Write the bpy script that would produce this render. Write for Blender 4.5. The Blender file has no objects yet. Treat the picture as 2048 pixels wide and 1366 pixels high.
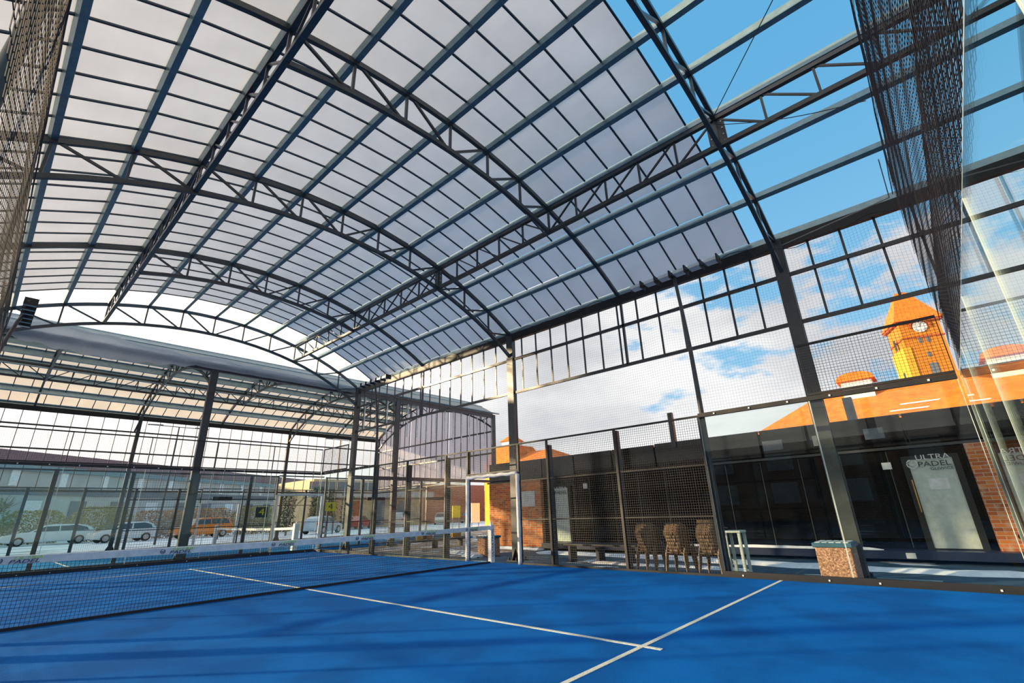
import bpy, math, random
from mathutils import Vector, Matrix
random.seed(7)
S = bpy.context.scene
C = bpy.context.collection
R_ = math.radians

# ------------------------------------------------------------------ camera
CAM = Vector((-4.6645, -9.5561, 1.254))
YAW, PITCH, ROLL, FPX = .8441, .3494, -.0333, 932.9
cam_d = bpy.data.cameras.new('camera'); cam = bpy.data.objects.new('camera', cam_d); C.objects.link(cam)
f = Vector((math.sin(YAW)*math.cos(PITCH), math.cos(YAW)*math.cos(PITCH), math.sin(PITCH)))
rt = Vector((math.cos(YAW), -math.sin(YAW), 0)); up = rt.cross(f)
rt2 = rt*math.cos(ROLL)+up*math.sin(ROLL); up2 = up*math.cos(ROLL)-rt*math.sin(ROLL)
M = Matrix((rt2, up2, -f)).transposed().to_4x4(); M.translation = CAM
cam.matrix_world = M
cam_d.sensor_width = 36; cam_d.lens = FPX/2048*36; cam_d.clip_start = .02; cam_d.clip_end = 900
S.camera = cam
S.view_settings.view_transform = 'Standard'; S.view_settings.look = 'None'
S.view_settings.gamma = 1; S.view_settings.exposure = 0.0; S.view_settings.use_curve_mapping = False

# ------------------------------------------------------------------ sky and sun
SUN = Vector((-.67, .73, .205)).normalized()
W = bpy.data.worlds.new('sky'); S.world = W; W.use_nodes = True
nt = W.node_tree; nt.nodes.clear()
def N(tree, typ, **kw):
    n = tree.nodes.new(typ)
    for k, v in kw.items():
        if k == 'inp':
            for a, b in v.items(): n.inputs[a].default_value = b
        else: setattr(n, k, v)
    return n
def math_node(t, op, a, b=None, clamp=False):
    n = t.nodes.new('ShaderNodeMath'); n.operation = op; n.use_clamp = clamp
    for i, v in enumerate((a, b)):
        if v is None: continue
        if isinstance(v, (int, float)): n.inputs[i].default_value = v
        else: t.links.new(v, n.inputs[i])
    return n.outputs[0]
def smooth(t, v, a, b, lo=0., hi=1.):
    n = t.nodes.new('ShaderNodeMapRange'); n.interpolation_type = 'SMOOTHSTEP'
    t.links.new(v, n.inputs[0]); n.inputs[1].default_value = a; n.inputs[2].default_value = b
    n.inputs[3].default_value = lo; n.inputs[4].default_value = hi
    return n.outputs[0]
def mixc(t, fac, a, b):
    n = t.nodes.new('ShaderNodeMix'); n.data_type = 'RGBA'
    for i, v in ((0, fac), (6, a), (7, b)):
        if isinstance(v, (int, float)): n.inputs[i].default_value = v
        elif isinstance(v, tuple): n.inputs[i].default_value = (*v, 1)
        else: t.links.new(v, n.inputs[i])
    return n.outputs[2]
tc = N(nt, 'ShaderNodeTexCoord')
sep = N(nt, 'ShaderNodeSeparateXYZ'); nt.links.new(tc.outputs['Generated'], sep.inputs[0])
dot = N(nt, 'ShaderNodeVectorMath', operation='DOT_PRODUCT'); nt.links.new(tc.outputs['Generated'], dot.inputs[0])
dot.inputs[1].default_value = SUN
elev = sep.outputs['Z']
blue = mixc(nt, smooth(nt, elev, 0., .75), (.36, .68, .95), (.13, .44, .76))
# clouds: stretched horizontally
mp = N(nt, 'ShaderNodeMapping'); nt.links.new(tc.outputs['Generated'], mp.inputs[0])
mp.inputs['Scale'].default_value = (1.6, 1.6, 4.2); mp.inputs['Location'].default_value = (.35, 1.2, .4)
no = N(nt, 'ShaderNodeTexNoise', inp={'Scale': 3.4, 'Detail': 9, 'Roughness': .60}); nt.links.new(mp.outputs[0], no.inputs['Vector'])
no2 = N(nt, 'ShaderNodeTexNoise', inp={'Scale': 1.3, 'Detail': 5}); nt.links.new(mp.outputs[0], no2.inputs['Vector'])
low = smooth(nt, elev, .36, .60, .17, -.30)
sunny = smooth(nt, dot.outputs['Value'], -.55, .55, -.06, .45)
dens = math_node(nt, 'ADD', math_node(nt, 'ADD', no.outputs['Fac'], low), sunny)
cl = smooth(nt, dens, .54, .66)
ccol = mixc(nt, smooth(nt, no2.outputs['Fac'], .38, .62), (.66, .67, .70), (1.0, 1.0, 1.0))
sky = mixc(nt, cl, blue, ccol)
glow = smooth(nt, dot.outputs['Value'], .05, .80, 0, 1)
sky = mixc(nt, glow, sky, (1.5, 1.42, 1.32))
grd = smooth(nt, elev, -.02, -.10)
sky = mixc(nt, grd, sky, (.35, .35, .36))
bg = N(nt, 'ShaderNodeBackground'); nt.links.new(sky, bg.inputs[0]); bg.inputs[1].default_value = 1.0
wo = N(nt, 'ShaderNodeOutputWorld'); nt.links.new(bg.outputs[0], wo.inputs[0])
sl = bpy.data.lights.new('sun', 'SUN'); sl.energy = 8.0; sl.angle = R_(1.2); sl.color = (1, .76, .46)
so = bpy.data.objects.new('sun', sl); C.objects.link(so); so.rotation_euler = SUN.to_track_quat('Z', 'Y').to_euler(); so.location = (0, 0, 40)

# ------------------------------------------------------------------ materials
def mat(name, col, rough=.6, metal=0., spec=.5, noise=None, coat=0., bump=0., trans=None):
    m = bpy.data.materials.new(name); m.use_nodes = True
    t = m.node_tree; b = t.nodes['Principled BSDF']
    b.inputs['Base Color'].default_value = (*col, 1); b.inputs['Roughness'].default_value = rough
    b.inputs['Metallic'].default_value = metal; b.inputs['Specular IOR Level'].default_value = spec
    if coat: b.inputs['Coat Weight'].default_value = coat
    sc, amt = noise or (6., .12)
    tc = N(t, 'ShaderNodeTexCoord'); n = N(t, 'ShaderNodeTexNoise', inp={'Scale': sc, 'Detail': 6, 'Roughness': .6})
    t.links.new(tc.outputs['Object'], n.inputs['Vector'])
    lo = tuple(max(0, c*(1-amt)) for c in col); hi = tuple(min(1, c*(1+amt)) for c in col)
    t.links.new(mixc(t, smooth(t, n.outputs['Fac'], .3, .7), lo, hi), b.inputs['Base Color'])
    if bump:
        bp = N(t, 'ShaderNodeBump', inp={'Strength': bump, 'Distance': .02}); t.links.new(n.outputs['Fac'], bp.inputs['Height'])
        t.links.new(bp.outputs[0], b.inputs['Normal'])
    return m
MT = {}
MT['steel'] = mat('charcoal_steel', (.058, .062, .064), .36, spec=.6)
MT['black'] = mat('black_steel', (.014, .015, .016), .45)
MT['galv'] = mat('galvanised_steel', (.19, .28, .31), .38, metal=.4)
MT['galvpale'] = mat('pale_galvanised_steel', (.42, .54, .57), .45, metal=.15)
MT['batten'] = mat('dark_batten', (.045, .07, .09), .5)
MT['bluebeam'] = mat('teal_steel', (.05, .13, .19), .4)
MT['galvlight'] = mat('bright_aluminium', (.75, .79, .80), .35, metal=.2)
MT['wire'] = mat('dark_wire', (.016, .016, .015), .5)
MT['net'] = mat('black_netting', (.02, .02, .025), .7)
MT['white'] = mat('white_vinyl', (.78, .80, .82), .5, noise=(9, .10), bump=.3)
MT['whitepaint'] = mat('white_paint', (.8, .8, .78), .5)
MT['line'] = mat('white_line_turf', (.82, .80, .66), .9, noise=(60, .2))
MT['navy'] = mat('navy_print', (.01, .02, .12), .5)
MT['lime'] = mat('lime_print', (.45, .75, .10), .5)
MT['yellow'] = mat('yellow_sign', (.85, .72, .02), .5)
MT['slate'] = mat('dark_sign', (.03, .05, .06), .5)
MT['clad'] = mat('black_cladding', (.006, .007, .008), .07, spec=.35, noise=(3, .4))
MT['fascia'] = mat('grey_fascia', (.06, .062, .062), .32)
MT['frost'] = mat('frosted_glass', (.60, .66, .60), .3)
MT['plinth'] = mat('navy_plinth', (.012, .022, .06), .4)
MT['snow'] = mat('snow', (.83, .85, .90), .85, noise=(5, .12), bump=.6)
MT['roof'] = mat('orange_roof_tiles', (.78, .20, .015), .75, noise=(2.2, .22))
MT['roof_dark'] = mat('red_roof_tiles', (.42, .09, .03), .75, noise=(3, .25))
MT['wood'] = mat('wood_cladding', (.62, .22, .03), .7, noise=(4, .4))
MT['rubber'] = mat('rubber', (.012, .012, .013), .8)
MT['alloy'] = mat('wheel_alloy', (.45, .45, .46), .35, metal=.6)
MT['carglass'] = mat('car_glass', (.05, .08, .09), .1)
MT['redlamp'] = mat('red_lamp', (.6, .02, .02), .3)
MT['chair'] = mat('taupe_plastic', (.19, .125, .075), .5, noise=(3, .15))
MT['tan'] = mat('tan_render', (.60, .47, .28), .8, noise=(1.5, .15))
MT['grey_render'] = mat('pale_metal_cladding', (.50, .49, .46), .6, noise=(.5, .1))
MT['grey_dark'] = mat('grey_panel', (.16, .18, .20), .5)
MT['mauve'] = mat('mauve_roof_edge', (.26, .16, .16), .7)
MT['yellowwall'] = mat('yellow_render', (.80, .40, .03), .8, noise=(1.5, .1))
MT['bark'] = mat('bark', (.20, .14, .09), .9, noise=(8, .3))
MT['gold'] = mat('brass', (.75, .42, .12), .3, metal=.8)
MT['rope'] = mat('grey_rope', (.30, .30, .28), .8)
MT['clock'] = mat('clock_face', (.82, .82, .78), .5)
MT['tarp'] = mat('white_tarpaulin', (.62, .64, .68), .6, noise=(1.3, .10), bump=.5)
MT['teal'] = mat('teal_panel', (.02, .22, .36), .5)
MT['mat_grey'] = mat('grey_mat', (.18, .24, .25), .7, noise=(2.5, .4))

def turf(name, a, b):
    m = bpy.data.materials.new(name); m.use_nodes = True; t = m.node_tree; p = t.nodes['Principled BSDF']
    tc = N(t, 'ShaderNodeTexCoord')
    n1 = N(t, 'ShaderNodeTexNoise', inp={'Scale': 1.1, 'Detail': 3}); t.links.new(tc.outputs['Object'], n1.inputs[0])
    n2 = N(t, 'ShaderNodeTexNoise', inp={'Scale': 160, 'Detail': 3}); t.links.new(tc.outputs['Object'], n2.inputs[0])
    c = mixc(t, smooth(t, n1.outputs[0], .35, .65), a, b)
    c = mixc(t, smooth(t, n2.outputs[0], .62, .78, 0, .35), c, (.10, .40, .80))
    t.links.new(c, p.inputs['Base Color']); p.inputs['Roughness'].default_value = .85; p.inputs['Specular IOR Level'].default_value = .12
    bp = N(t, 'ShaderNodeBump', inp={'Strength': .5, 'Distance': .01}); t.links.new(n2.outputs[0], bp.inputs['Height']); t.links.new(bp.outputs[0], p.inputs['Normal'])
    return m
MT['turf'] = turf('blue_turf', (.0, .115, .41), (.0, .165, .56))
MT['turf2'] = turf('blue_turf_far', (.003, .22, .60), (.003, .26, .68))

def glass(name, tint, base=.05, k=.95, rough=0.0):
    m = bpy.data.materials.new(name); m.use_nodes = True; t = m.node_tree; t.nodes.clear()
    g = N(t, 'ShaderNodeNewGeometry'); d = N(t, 'ShaderNodeVectorMath', operation='DOT_PRODUCT')
    t.links.new(g.outputs['Incoming'], d.inputs[0]); t.links.new(g.outputs['Normal'], d.inputs[1])
    a = math_node(t, 'ABSOLUTE', d.outputs['Value']); om = math_node(t, 'SUBTRACT', 1., a, True)
    fr = math_node(t, 'ADD', math_node(t, 'MULTIPLY', math_node(t, 'POWER', om, 5.), k), base, True)
    tr = N(t, 'ShaderNodeBsdfTransparent'); tr.inputs[0].default_value = (*tint, 1)
    gl = N(t, 'ShaderNodeBsdfGlossy'); gl.inputs['Roughness'].default_value = rough; gl.inputs[0].default_value = (.95, .98, .97, 1)
    mx = N(t, 'ShaderNodeMixShader'); t.links.new(fr, mx.inputs[0]); t.links.new(tr.outputs[0], mx.inputs[1]); t.links.new(gl.outputs[0], mx.inputs[2])
    o = N(t, 'ShaderNodeOutputMaterial'); t.links.new(mx.outputs[0], o.inputs[0])
    return m
MT['glass'] = glass('court_glass', (.94, .975, .955), base=.018)
MT['glass_edge'] = mat('polished_glass_edge', (.62, .72, .66), .15)

def sheet(name, col, tfac=.55, clear=.0, clear_col=(1, 1, 1)):
    m = bpy.data.materials.new(name); m.use_nodes = True; t = m.node_tree; t.nodes.clear()
    tc = N(t, 'ShaderNodeTexCoord'); n = N(t, 'ShaderNodeTexNoise', inp={'Scale': .9, 'Detail': 5}); t.links.new(tc.outputs['Object'], n.inputs[0])
    c = mixc(t, smooth(t, n.outputs[0], .3, .7), tuple(x*.93 for x in col), col)
    df = N(t, 'ShaderNodeBsdfDiffuse'); tl = N(t, 'ShaderNodeBsdfTranslucent'); t.links.new(c, df.inputs[0]); t.links.new(c, tl.inputs[0])
    mx = N(t, 'ShaderNodeMixShader', inp={0: tfac}); t.links.new(df.outputs[0], mx.inputs[1]); t.links.new(tl.outputs[0], mx.inputs[2])
    tr = N(t, 'ShaderNodeBsdfTransparent'); tr.inputs[0].default_value = (*clear_col, 1)
    m2 = N(t, 'ShaderNodeMixShader', inp={0: clear}); t.links.new(mx.outputs[0], m2.inputs[1]); t.links.new(tr.outputs[0], m2.inputs[2])
    o = N(t, 'ShaderNodeOutputMaterial'); t.links.new(m2.outputs[0], o.inputs[0])
    return m
MT['panel'] = sheet('milky_roof_sheet', (.86, .87, .90), .62, .06)
MT['panel2'] = sheet('cream_roof_sheet', (.92, .86, .78), .62, .12)
MT['endsheet'] = sheet('lilac_wall_sheet', (.80, .78, .84), .7, .38)
MT['tarp'] = sheet('white_tarpaulin_sheet', (.93, .94, .96), .62, .04)

def brick_mat(name, c1, c2, mortar, scale, bw=.5, bh=.25, plane='yz', ms=.02, stain=True):
    m = bpy.data.materials.new(name); m.use_nodes = True; t = m.node_tree; p = t.nodes['Principled BSDF']
    tc = N(t, 'ShaderNodeTexCoord'); sp = N(t, 'ShaderNodeSeparateXYZ'); t.links.new(tc.outputs['Object'], sp.inputs[0])
    cb = N(t, 'ShaderNodeCombineXYZ'); u, v = {'yz': ('Y', 'Z'), 'xz': ('X', 'Z')}[plane]
    if plane == 'yz' :
        uu = math_node(t, 'ADD', sp.outputs['Y'], sp.outputs['X'])
    else: uu = sp.outputs[u]
    t.links.new(uu, cb.inputs[0]); t.links.new(sp.outputs[v], cb.inputs[1])
    b = N(t, 'ShaderNodeTexBrick', inp={'Scale': scale, 'Mortar Size': ms, 'Brick Width': bw, 'Row Height': bh, 'Color1': (*c1, 1), 'Color2': (*c2, 1), 'Mortar': (*mortar, 1)})
    t.links.new(cb.outputs[0], b.inputs['Vector'])
    n = N(t, 'ShaderNodeTexNoise', inp={'Scale': 5, 'Detail': 6}); t.links.new(tc.outputs['Object'], n.inputs[0])
    col = mixc(t, smooth(t, n.outputs[0], .52, .75, 0, .55 if stain else .15), b.outputs['Color'], (.75, .52, .35) if stain else (.9, .5, .1))
    t.links.new(col, p.inputs['Base Color']); p.inputs['Roughness'].default_value = .85
    bp = N(t, 'ShaderNodeBump', inp={'Strength': .6, 'Distance': .02}); t.links.new(b.outputs['Fac'], bp.inputs['Height']); bp.invert = True
    t.links.new(bp.outputs[0], p.inputs['Normal'])
    return m
MT['brick'] = brick_mat('orange_facing_brick', (.80, .24, .05), (.45, .10, .03), (.62, .48, .34), 3.2, .8, .25)
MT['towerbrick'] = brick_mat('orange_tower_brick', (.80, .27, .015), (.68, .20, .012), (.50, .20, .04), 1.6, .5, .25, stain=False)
MT['redbrick'] = brick_mat('red_brick_facade', (.45, .17, .09), (.36, .12, .07), (.55, .42, .35), 1.5, .5, .25)

def pebble():
    m = bpy.data.materials.new('pebble_dash'); m.use_nodes = True; t = m.node_tree; p = t.nodes['Principled BSDF']
    tc = N(t, 'ShaderNodeTexCoord'); v = N(t, 'ShaderNodeTexVoronoi', inp={'Scale': 55}); t.links.new(tc.outputs['Object'], v.inputs[0])
    r = N(t, 'ShaderNodeValToRGB'); t.links.new(v.outputs['Color'], r.inputs[0])
    r.color_ramp.elements[0].color = (.10, .05, .035, 1); r.color_ramp.elements[1].color = (.85, .50, .35, 1)
    e = r.color_ramp.elements.new(.5); e.color = (.45, .22, .13, 1)
    t.links.new(r.outputs[0], p.inputs['Base Color']); p.inputs['Roughness'].default_value = .8
    return m
MT['pebble'] = pebble()

def patchy(name, base, snow, sc, th, extra=None, z=1.):
    m = bpy.data.materials.new(name); m.use_nodes = True; t = m.node_tree; p = t.nodes['Principled BSDF']
    tc = N(t, 'ShaderNodeTexCoord'); mp = N(t, 'ShaderNodeMapping'); t.links.new(tc.outputs['Object'], mp.inputs[0]); mp.inputs['Scale'].default_value = (1, z, 1)
    n = N(t, 'ShaderNodeTexNoise', inp={'Scale': sc, 'Detail': 8, 'Roughness': .55}); t.links.new(mp.outputs[0], n.inputs[0])
    n2 = N(t, 'ShaderNodeTexNoise', inp={'Scale': 3, 'Detail': 5}); t.links.new(tc.outputs['Object'], n2.inputs[0])
    b = mixc(t, smooth(t, n2.outputs[0], .35, .65), base, extra or tuple(x*1.5 for x in base))
    c = mixc(t, smooth(t, n.outputs[0], th, th+.03), b, snow)
    t.links.new(c, p.inputs['Base Color']); p.inputs['Roughness'].default_value = .75
    return m
MT['paving'] = patchy('slate_blue_paving', (.016, .055, .09), (.75, .78, .85), .9, .62, z=.5)
MT['gravel'] = patchy('snow_dusted_gravel', (.22, .17, .14), (.78, .80, .86), .7, .56, z=2.2)
MT['street'] = patchy('snowy_street', (.30, .32, .36), (.88, .90, .95), .35, .40, z=1.8)

def leaf(name, a, b):
    m = mat(name, a, .8, noise=(9, .3)); return m
MT['hedge'] = leaf('hedge_leaves', (.22, .24, .06), None)
MT['cypress'] = leaf('cypress_leaves', (.03, .07, .025), None)
MT['brush'] = leaf('dry_brush', (.42, .24, .10), None)
MT['bush'] = leaf('olive_bush', (.34, .28, .08), None)

# ------------------------------------------------------------------ mesh builder
class MB:
    def __init__(s): s.v = []; s.f = []
    def add(s, vs, fs):
        o = len(s.v); s.v += [Vector(v) for v in vs]; s.f += [tuple(i+o for i in f) for f in fs]; return s
    def box(s, a, b):
        x0, y0, z0 = a; x1, y1, z1 = b
        return s.add([(x0, y0, z0), (x1, y0, z0), (x1, y1, z0), (x0, y1, z0), (x0, y0, z1), (x1, y0, z1), (x1, y1, z1), (x0, y1, z1)],
              [(0, 3, 2, 1), (4, 5, 6, 7), (0, 1, 5, 4), (1, 2, 6, 5), (2, 3, 7, 6), (3, 0, 4, 7)])
    def beam(s, p, q, w, h=None, ref=(0, 0, 1)):
        h = h or w; p = Vector(p); q = Vector(q); d = (q-p).normalized(); r = Vector(ref)
        if abs(d.dot(r)) > .98: r = Vector((0, 1, 0)) if abs(d.y) < .9 else Vector((1, 0, 0))
        a = d.cross(r).normalized()*w/2; b = a.cross(d).normalized()*h/2
        vs = [p-a-b, p+a-b, p+a+b, p-a+b, q-a-b, q+a-b, q+a+b, q-a+b]
        return s.add(vs, [(0, 3, 2, 1), (4, 5, 6, 7), (0, 1, 5, 4), (1, 2, 6, 5), (2, 3, 7, 6), (3, 0, 4, 7)])
    def tube(s, pts, r, n=8, cap=True):
        pts = [Vector(p) for p in pts]; o = len(s.v); m = len(pts)
        rs = r if isinstance(r, (list, tuple)) else [r]*m
        pa = None
        for i, p in enumerate(pts):
            d = (pts[min(i+1, m-1)]-pts[max(i-1, 0)]).normalized()
            if pa is None:
                pa = d.orthogonal().normalized()
            else:
                pa = (pa-d*pa.dot(d)).normalized()
            b = d.cross(pa)
            for k in range(n):
                t = 2*math.pi*(k+.5)/n; s.v.append(p+(pa*math.cos(t)+b*math.sin(t))*rs[i])
        for i in range(m-1):
            for k in range(n):
                s.f.append((o+i*n+k, o+i*n+(k+1) % n, o+(i+1)*n+(k+1) % n, o+(i+1)*n+k))
        if cap: s.f.append(tuple(o+k for k in range(n))[::-1]); s.f.append(tuple(o+(m-1)*n+k for k in range(n)))
        return s
    def poly(s, prof, ax, a, b):
        """extrude a closed 2-D outline along axis ax ('x','y','z') from a to b"""
        def P(u, v, w): return {'x': (w, u, v), 'y': (u, w, v), 'z': (u, v, w)}[ax]
        n = len(prof)
        return s.add([P(u, v, a) for u, v in prof]+[P(u, v, b) for u, v in prof],
             [tuple(range(n)), tuple(range(2*n-1, n-1, -1))]+[(i, i+n, (i+1) % n+n, (i+1) % n) for i in range(n)])
    def cyl(s, c, axis, r, h, n=20):
        c = Vector(c); a = Vector(axis).normalized(); return s.tube([c-a*h/2, c+a*h/2], r, n)
    def build(s, name, m, parent=None, smooth=False, bevel=0):
        org = parent_loc(parent)
        me = bpy.data.meshes.new(name)
        me.from_pydata([tuple(v-org) for v in s.v], [], s.f)
        import bmesh
        bm = bmesh.new(); bm.from_mesh(me); bmesh.ops.recalc_face_normals(bm, faces=bm.faces)
        bm.to_mesh(me); bm.free()
        me.materials.append(MT[m] if isinstance(m, str) else m)
        if smooth:
            for p in me.polygons: p.use_smooth = True
        o = bpy.data.objects.new(name, me); C.objects.link(o)
        if parent: o.parent = parent
        if bevel:
            b = o.modifiers.new('bevel', 'BEVEL'); b.width = bevel; b.segments = 2; b.limit_method = 'ANGLE'
        return o
def parent_loc(p):
    v = Vector((0, 0, 0))
    while p is not None: v += Vector(p.location); p = p.parent
    return v
def tag(o, label=None, cat=None, group=None, kind=None):
    if label: o['label'] = label
    if cat: o['category'] = cat
    if group: o['group'] = group
    if kind: o['kind'] = kind
    return o
def thing(name, label, cat, loc=(0, 0, 0), group=None):
    o = bpy.data.objects.new(name, None); C.objects.link(o); o.location = loc; o.empty_display_size = .1
    return tag(o, label, cat, group)
def struct(mb, name, m): return tag(mb.build(name, m), kind='structure')
def copy_tree(o, loc, label, parent=None):
    c = o.copy(); C.objects.link(c)
    if parent: c.parent = parent
    else:
        c.location = loc; c['label'] = label
    for ch in list(o.children): copy_tree(ch, None, None, c)
    return c
def text_mesh(txt, size, origin, xdir, ydir, name, m, parent, align='CENTER', thick=.002, shear=0, xs=1.):
    cu = bpy.data.curves.new('txt', 'FONT'); cu.body = txt; cu.size = size; cu.align_x = align; cu.align_y = 'CENTER'
    cu.extrude = thick; cu.shear = shear; cu.resolution_u = 3
    ob = bpy.data.objects.new('txt', cu); C.objects.link(ob)
    dg = bpy.context.evaluated_depsgraph_get(); dg.update()
    me = bpy.data.meshes.new_from_object(ob.evaluated_get(dg)); bpy.data.objects.remove(ob)
    x = Vector(xdir).normalized(); y = Vector(ydir).normalized(); z = x.cross(y); o = Vector(origin)-parent_loc(parent)
    for v in me.vertices: v.co = o+x*v.co.x*xs+y*v.co.y+z*v.co.z
    me.materials.clear(); me.materials.append(MT[m]); me.name = name
    r = bpy.data.objects.new(name, me); C.objects.link(r); r.parent = parent
    return r

# ------------------------------------------------------------------ ground
struct(MB().box((-5.05, -10.05, -.08), (5.05, 10.05, 0)), 'court_floor', 'turf')
fl = bpy.data.objects['court_floor']
for a, b in (((-5, -6.975), (5, -6.925)), ((-5, 6.925), (5, 6.975)), ((-.025, -7.15), (.025, 7.15))):
    MB().box((*a, -.01), (*b, .004 if a[0] < -1 else .005)).build('court_line', 'line', fl)
struct(MB().box((-30, -40, -.3), (26, 26, -.085)), 'paving', 'paving')
struct(MB().box((6.6, 2.6, -.2), (26, 26, -.08)), 'gravel_yard', 'gravel')
struct(MB().box((-80, 26, -.3), (160, 200, -.06)), 'snowy_street', 'street')
struct(MB().box((26, -60, -.3), (160, 26, -.07)), 'snowy_yard', 'street')
struct(MB().box((-5.1, 11.6, -.08), (15.2, 21.8, 0)), 'far_court_floor', 'turf2')
fl2 = bpy.data.objects['far_court_floor']
for x in (-2, 12): MB().box((x, 11.7, -.01), (x+.05, 21.7, .004)).build('court_line', 'line', fl2)
# snow ridges, on the paving between the court and the black cabins
def snow_ridge(pts, w, h, label):
    mb = MB(); n = len(pts)*10; rw = rh = .9; vs = []
    for i in range(n+1):
        t = i/n*(len(pts)-1); k = min(int(t), len(pts)-2); p = Vector(pts[k]).lerp(Vector(pts[k+1]), t-k)
        rw = rw*.6+.4*(.5+.9*random.random()); rh = rh*.6+.4*(.5+.8*random.random()); ww = w*rw*(.25 if i in (0, n) else 1); hh = h*rh*(.3 if i in (0, n) else 1)
        vs.append([p+Vector((-ww/2, 0, 0)), p+Vector((-ww*.2, 0, hh)), p+Vector((ww*.25, 0, hh*.9)), p+Vector((ww/2, 0, 0))])
    for i in range(n):
        for j in range(3):
            mb.add([vs[i][j], vs[i][j+1], vs[i+1][j+1], vs[i+1][j]], [(0, 1, 2, 3)])
    o = mb.build('snow_ridge', 'snow', smooth=True); tag(o, label, 'snow', kind='stuff')
snow_ridge([(8.1, -11.5, -.085), (7.9, -9, -.085), (8.0, -6.5, -.085), (8.5, -3, -.085), (8.7, 1.5, -.085)],   .62, .08, 'long ridge of white snow on the paving in front of the black cabins')
snow_ridge([(6.8, -5.9, -.085), (6.9, -4.5, -.085), (6.75, -3.2, -.085), (6.85, -1.8, -.085)], .34, .05, 'thin broken strip of snow behind the stacked chairs')
snow_ridge([(9.7, 2, -.085), (9.6, 5, -.085)], .4, .09, 'snow heap at the foot of the brick pillar left of the cabins')
snow_ridge([(9.55, -8, .17), (9.55, -3, .17)], .12, .06, 'narrow snow lying on the step below the black wall')
snow_ridge([(6.6, 2.2, -.085), (7.3, 3.5, -.085), (7.8, 5, -.085)], .7, .10, 'snow patch beside the brown bin at the gate')
# grey mat where the bin stands
tag(MB().box((5.25, -9.0, -.084), (6.7, -6.95, -.07)).build('floor_mat', 'mat_grey'), 'wet grey ground mat under the pebble bin outside the glass', 'mat')

# ------------------------------------------------------------------ court enclosure
def ax(side, s, z):
    """point on a wall: side 'E','W' x=+-5 with s=y ; 'N','S' y=+-10 with s=x"""
    return {'E': (5.04, s, z), 'W': (-5.04, s, z), 'N': (s, 10.04, z), 'S': (s, -10.04, z)}[side]
def wbox(mb, side, s0, s1, z0, z1, d0=-.02, d1=.02):
    sx = {'E': 1, 'W': -1, 'N': 1, 'S': -1}[side]
    if side in 'EW': a = sx*(5.04+d0), sx*(5.04+d1); mb.box((min(a), min(s0, s1), z0), (max(a), max(s0, s1), z1))
    else: a = sx*(10.04+d0), sx*(10.04+d1); mb.box((min(s0, s1), min(a), z0), (max(s0, s1), max(a), z1))
    return mb
def glass_pane(side, s0, s1, label, zt=3.0):
    t = thing('glass_wall', label, 'glass wall', ax(side, (s0+s1)/2, 0))
    wbox(MB(), side, s0+.008, s1-.008, .10, zt-.03, -.006, .006).build('glass', 'glass', t)
    wbox(MB(), side, s0+.002, s0+.009, .10, zt-.03, -.007, .007).build('polished_edge', 'glass_edge', t)
    wbox(MB(), side, s1-.009, s1-.002, .10, zt-.03, -.007, .007).build('polished_edge', 'glass_edge', t)
    slim = side == 'S'
    wbox(MB(), side, s0, s1, -.08, .10, -.03, .05).build('base_rail', 'black', t)
    wbox(MB(), side, s0, s1, zt-(.03 if slim else .05), zt+(-.018 if slim else .03), -.007 if slim else -.03, .007 if slim else .05).build('top_rail', 'glass_edge' if slim else 'black', t)
    for k in range(0 if slim else 3):
        s = s0+(s1-s0)*(k+.5)/3
        wbox(MB(), side, s-.014, s+.014, zt-.03, zt, -.05, -.03).build('bolt', 'galvlight', t)
        if k != 1: wbox(MB(), side, s-.012, s+.012, .03, .055, -.045, -.03).build('bolt', 'galvlight', t)
    return t
def grid(mb, side, s0, s1, z0, z1, cell=.05, r=.0022, off=0.):
    def P(s, z):
        p = Vector(ax(side, s, z)); 
        if side in 'EW': p.x += off*(1 if side == 'E' else -1)
        else: p.y += off*(1 if side == 'N' else -1)
        return p
    n = round((s1-s0)/cell); m = round((z1-z0)/cell)
    for i in range(1, n):
        s = s0+(s1-s0)*i/n; mb.beam(P(s, z0), P(s, z1), 2*r)
    for j in range(1, m):
        z = z0+(z1-z0)*j/m; mb.beam(P(s0, z), P(s1, z), 2*r)
    return mb
def mesh_panel(side, s0, s1, z0, z1, label, rails=(1.05, 2.02), post=True, cell=.05, name='wire_fence', gap=.03, r=.0022):
    t = thing(name, label, 'fence', ax(side, (s0+s1)/2, z0))
    fr = MB()
    wbox(fr, side, s0, s0+gap, z0, z1, -.02, .02); wbox(fr, side, s1-gap, s1, z0, z1, -.02, .02)
    wbox(fr, side, s0+gap, s1-gap, z1-.04, z1, -.02, .02); wbox(fr, side, s0+gap, s1-gap, z0, z0+.04, -.02, .02)
    fr.build('frame', 'black', t)
    grid(MB(), side, s0+gap, s1-gap, z0+.04, z1-.04, cell, r).build('wire_mesh', 'wire', t)
    for z in rails:
        wbox(MB(), side, s0+gap, s1-gap, z-.015, z+.015, .005, .035).build('cross_rail', 'black', t)
    return t
def post(side, s, z1, label, w=.08, d=.12, z0=-.08):
    sx = 1
    o = wbox(MB(), side, s-w/2, s+w/2, z0, z1, .05, .05+d).build('fence_post', 'steel')
    # top-level mesh, plain steel
    tag(o, label, 'fence post'); return o
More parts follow.
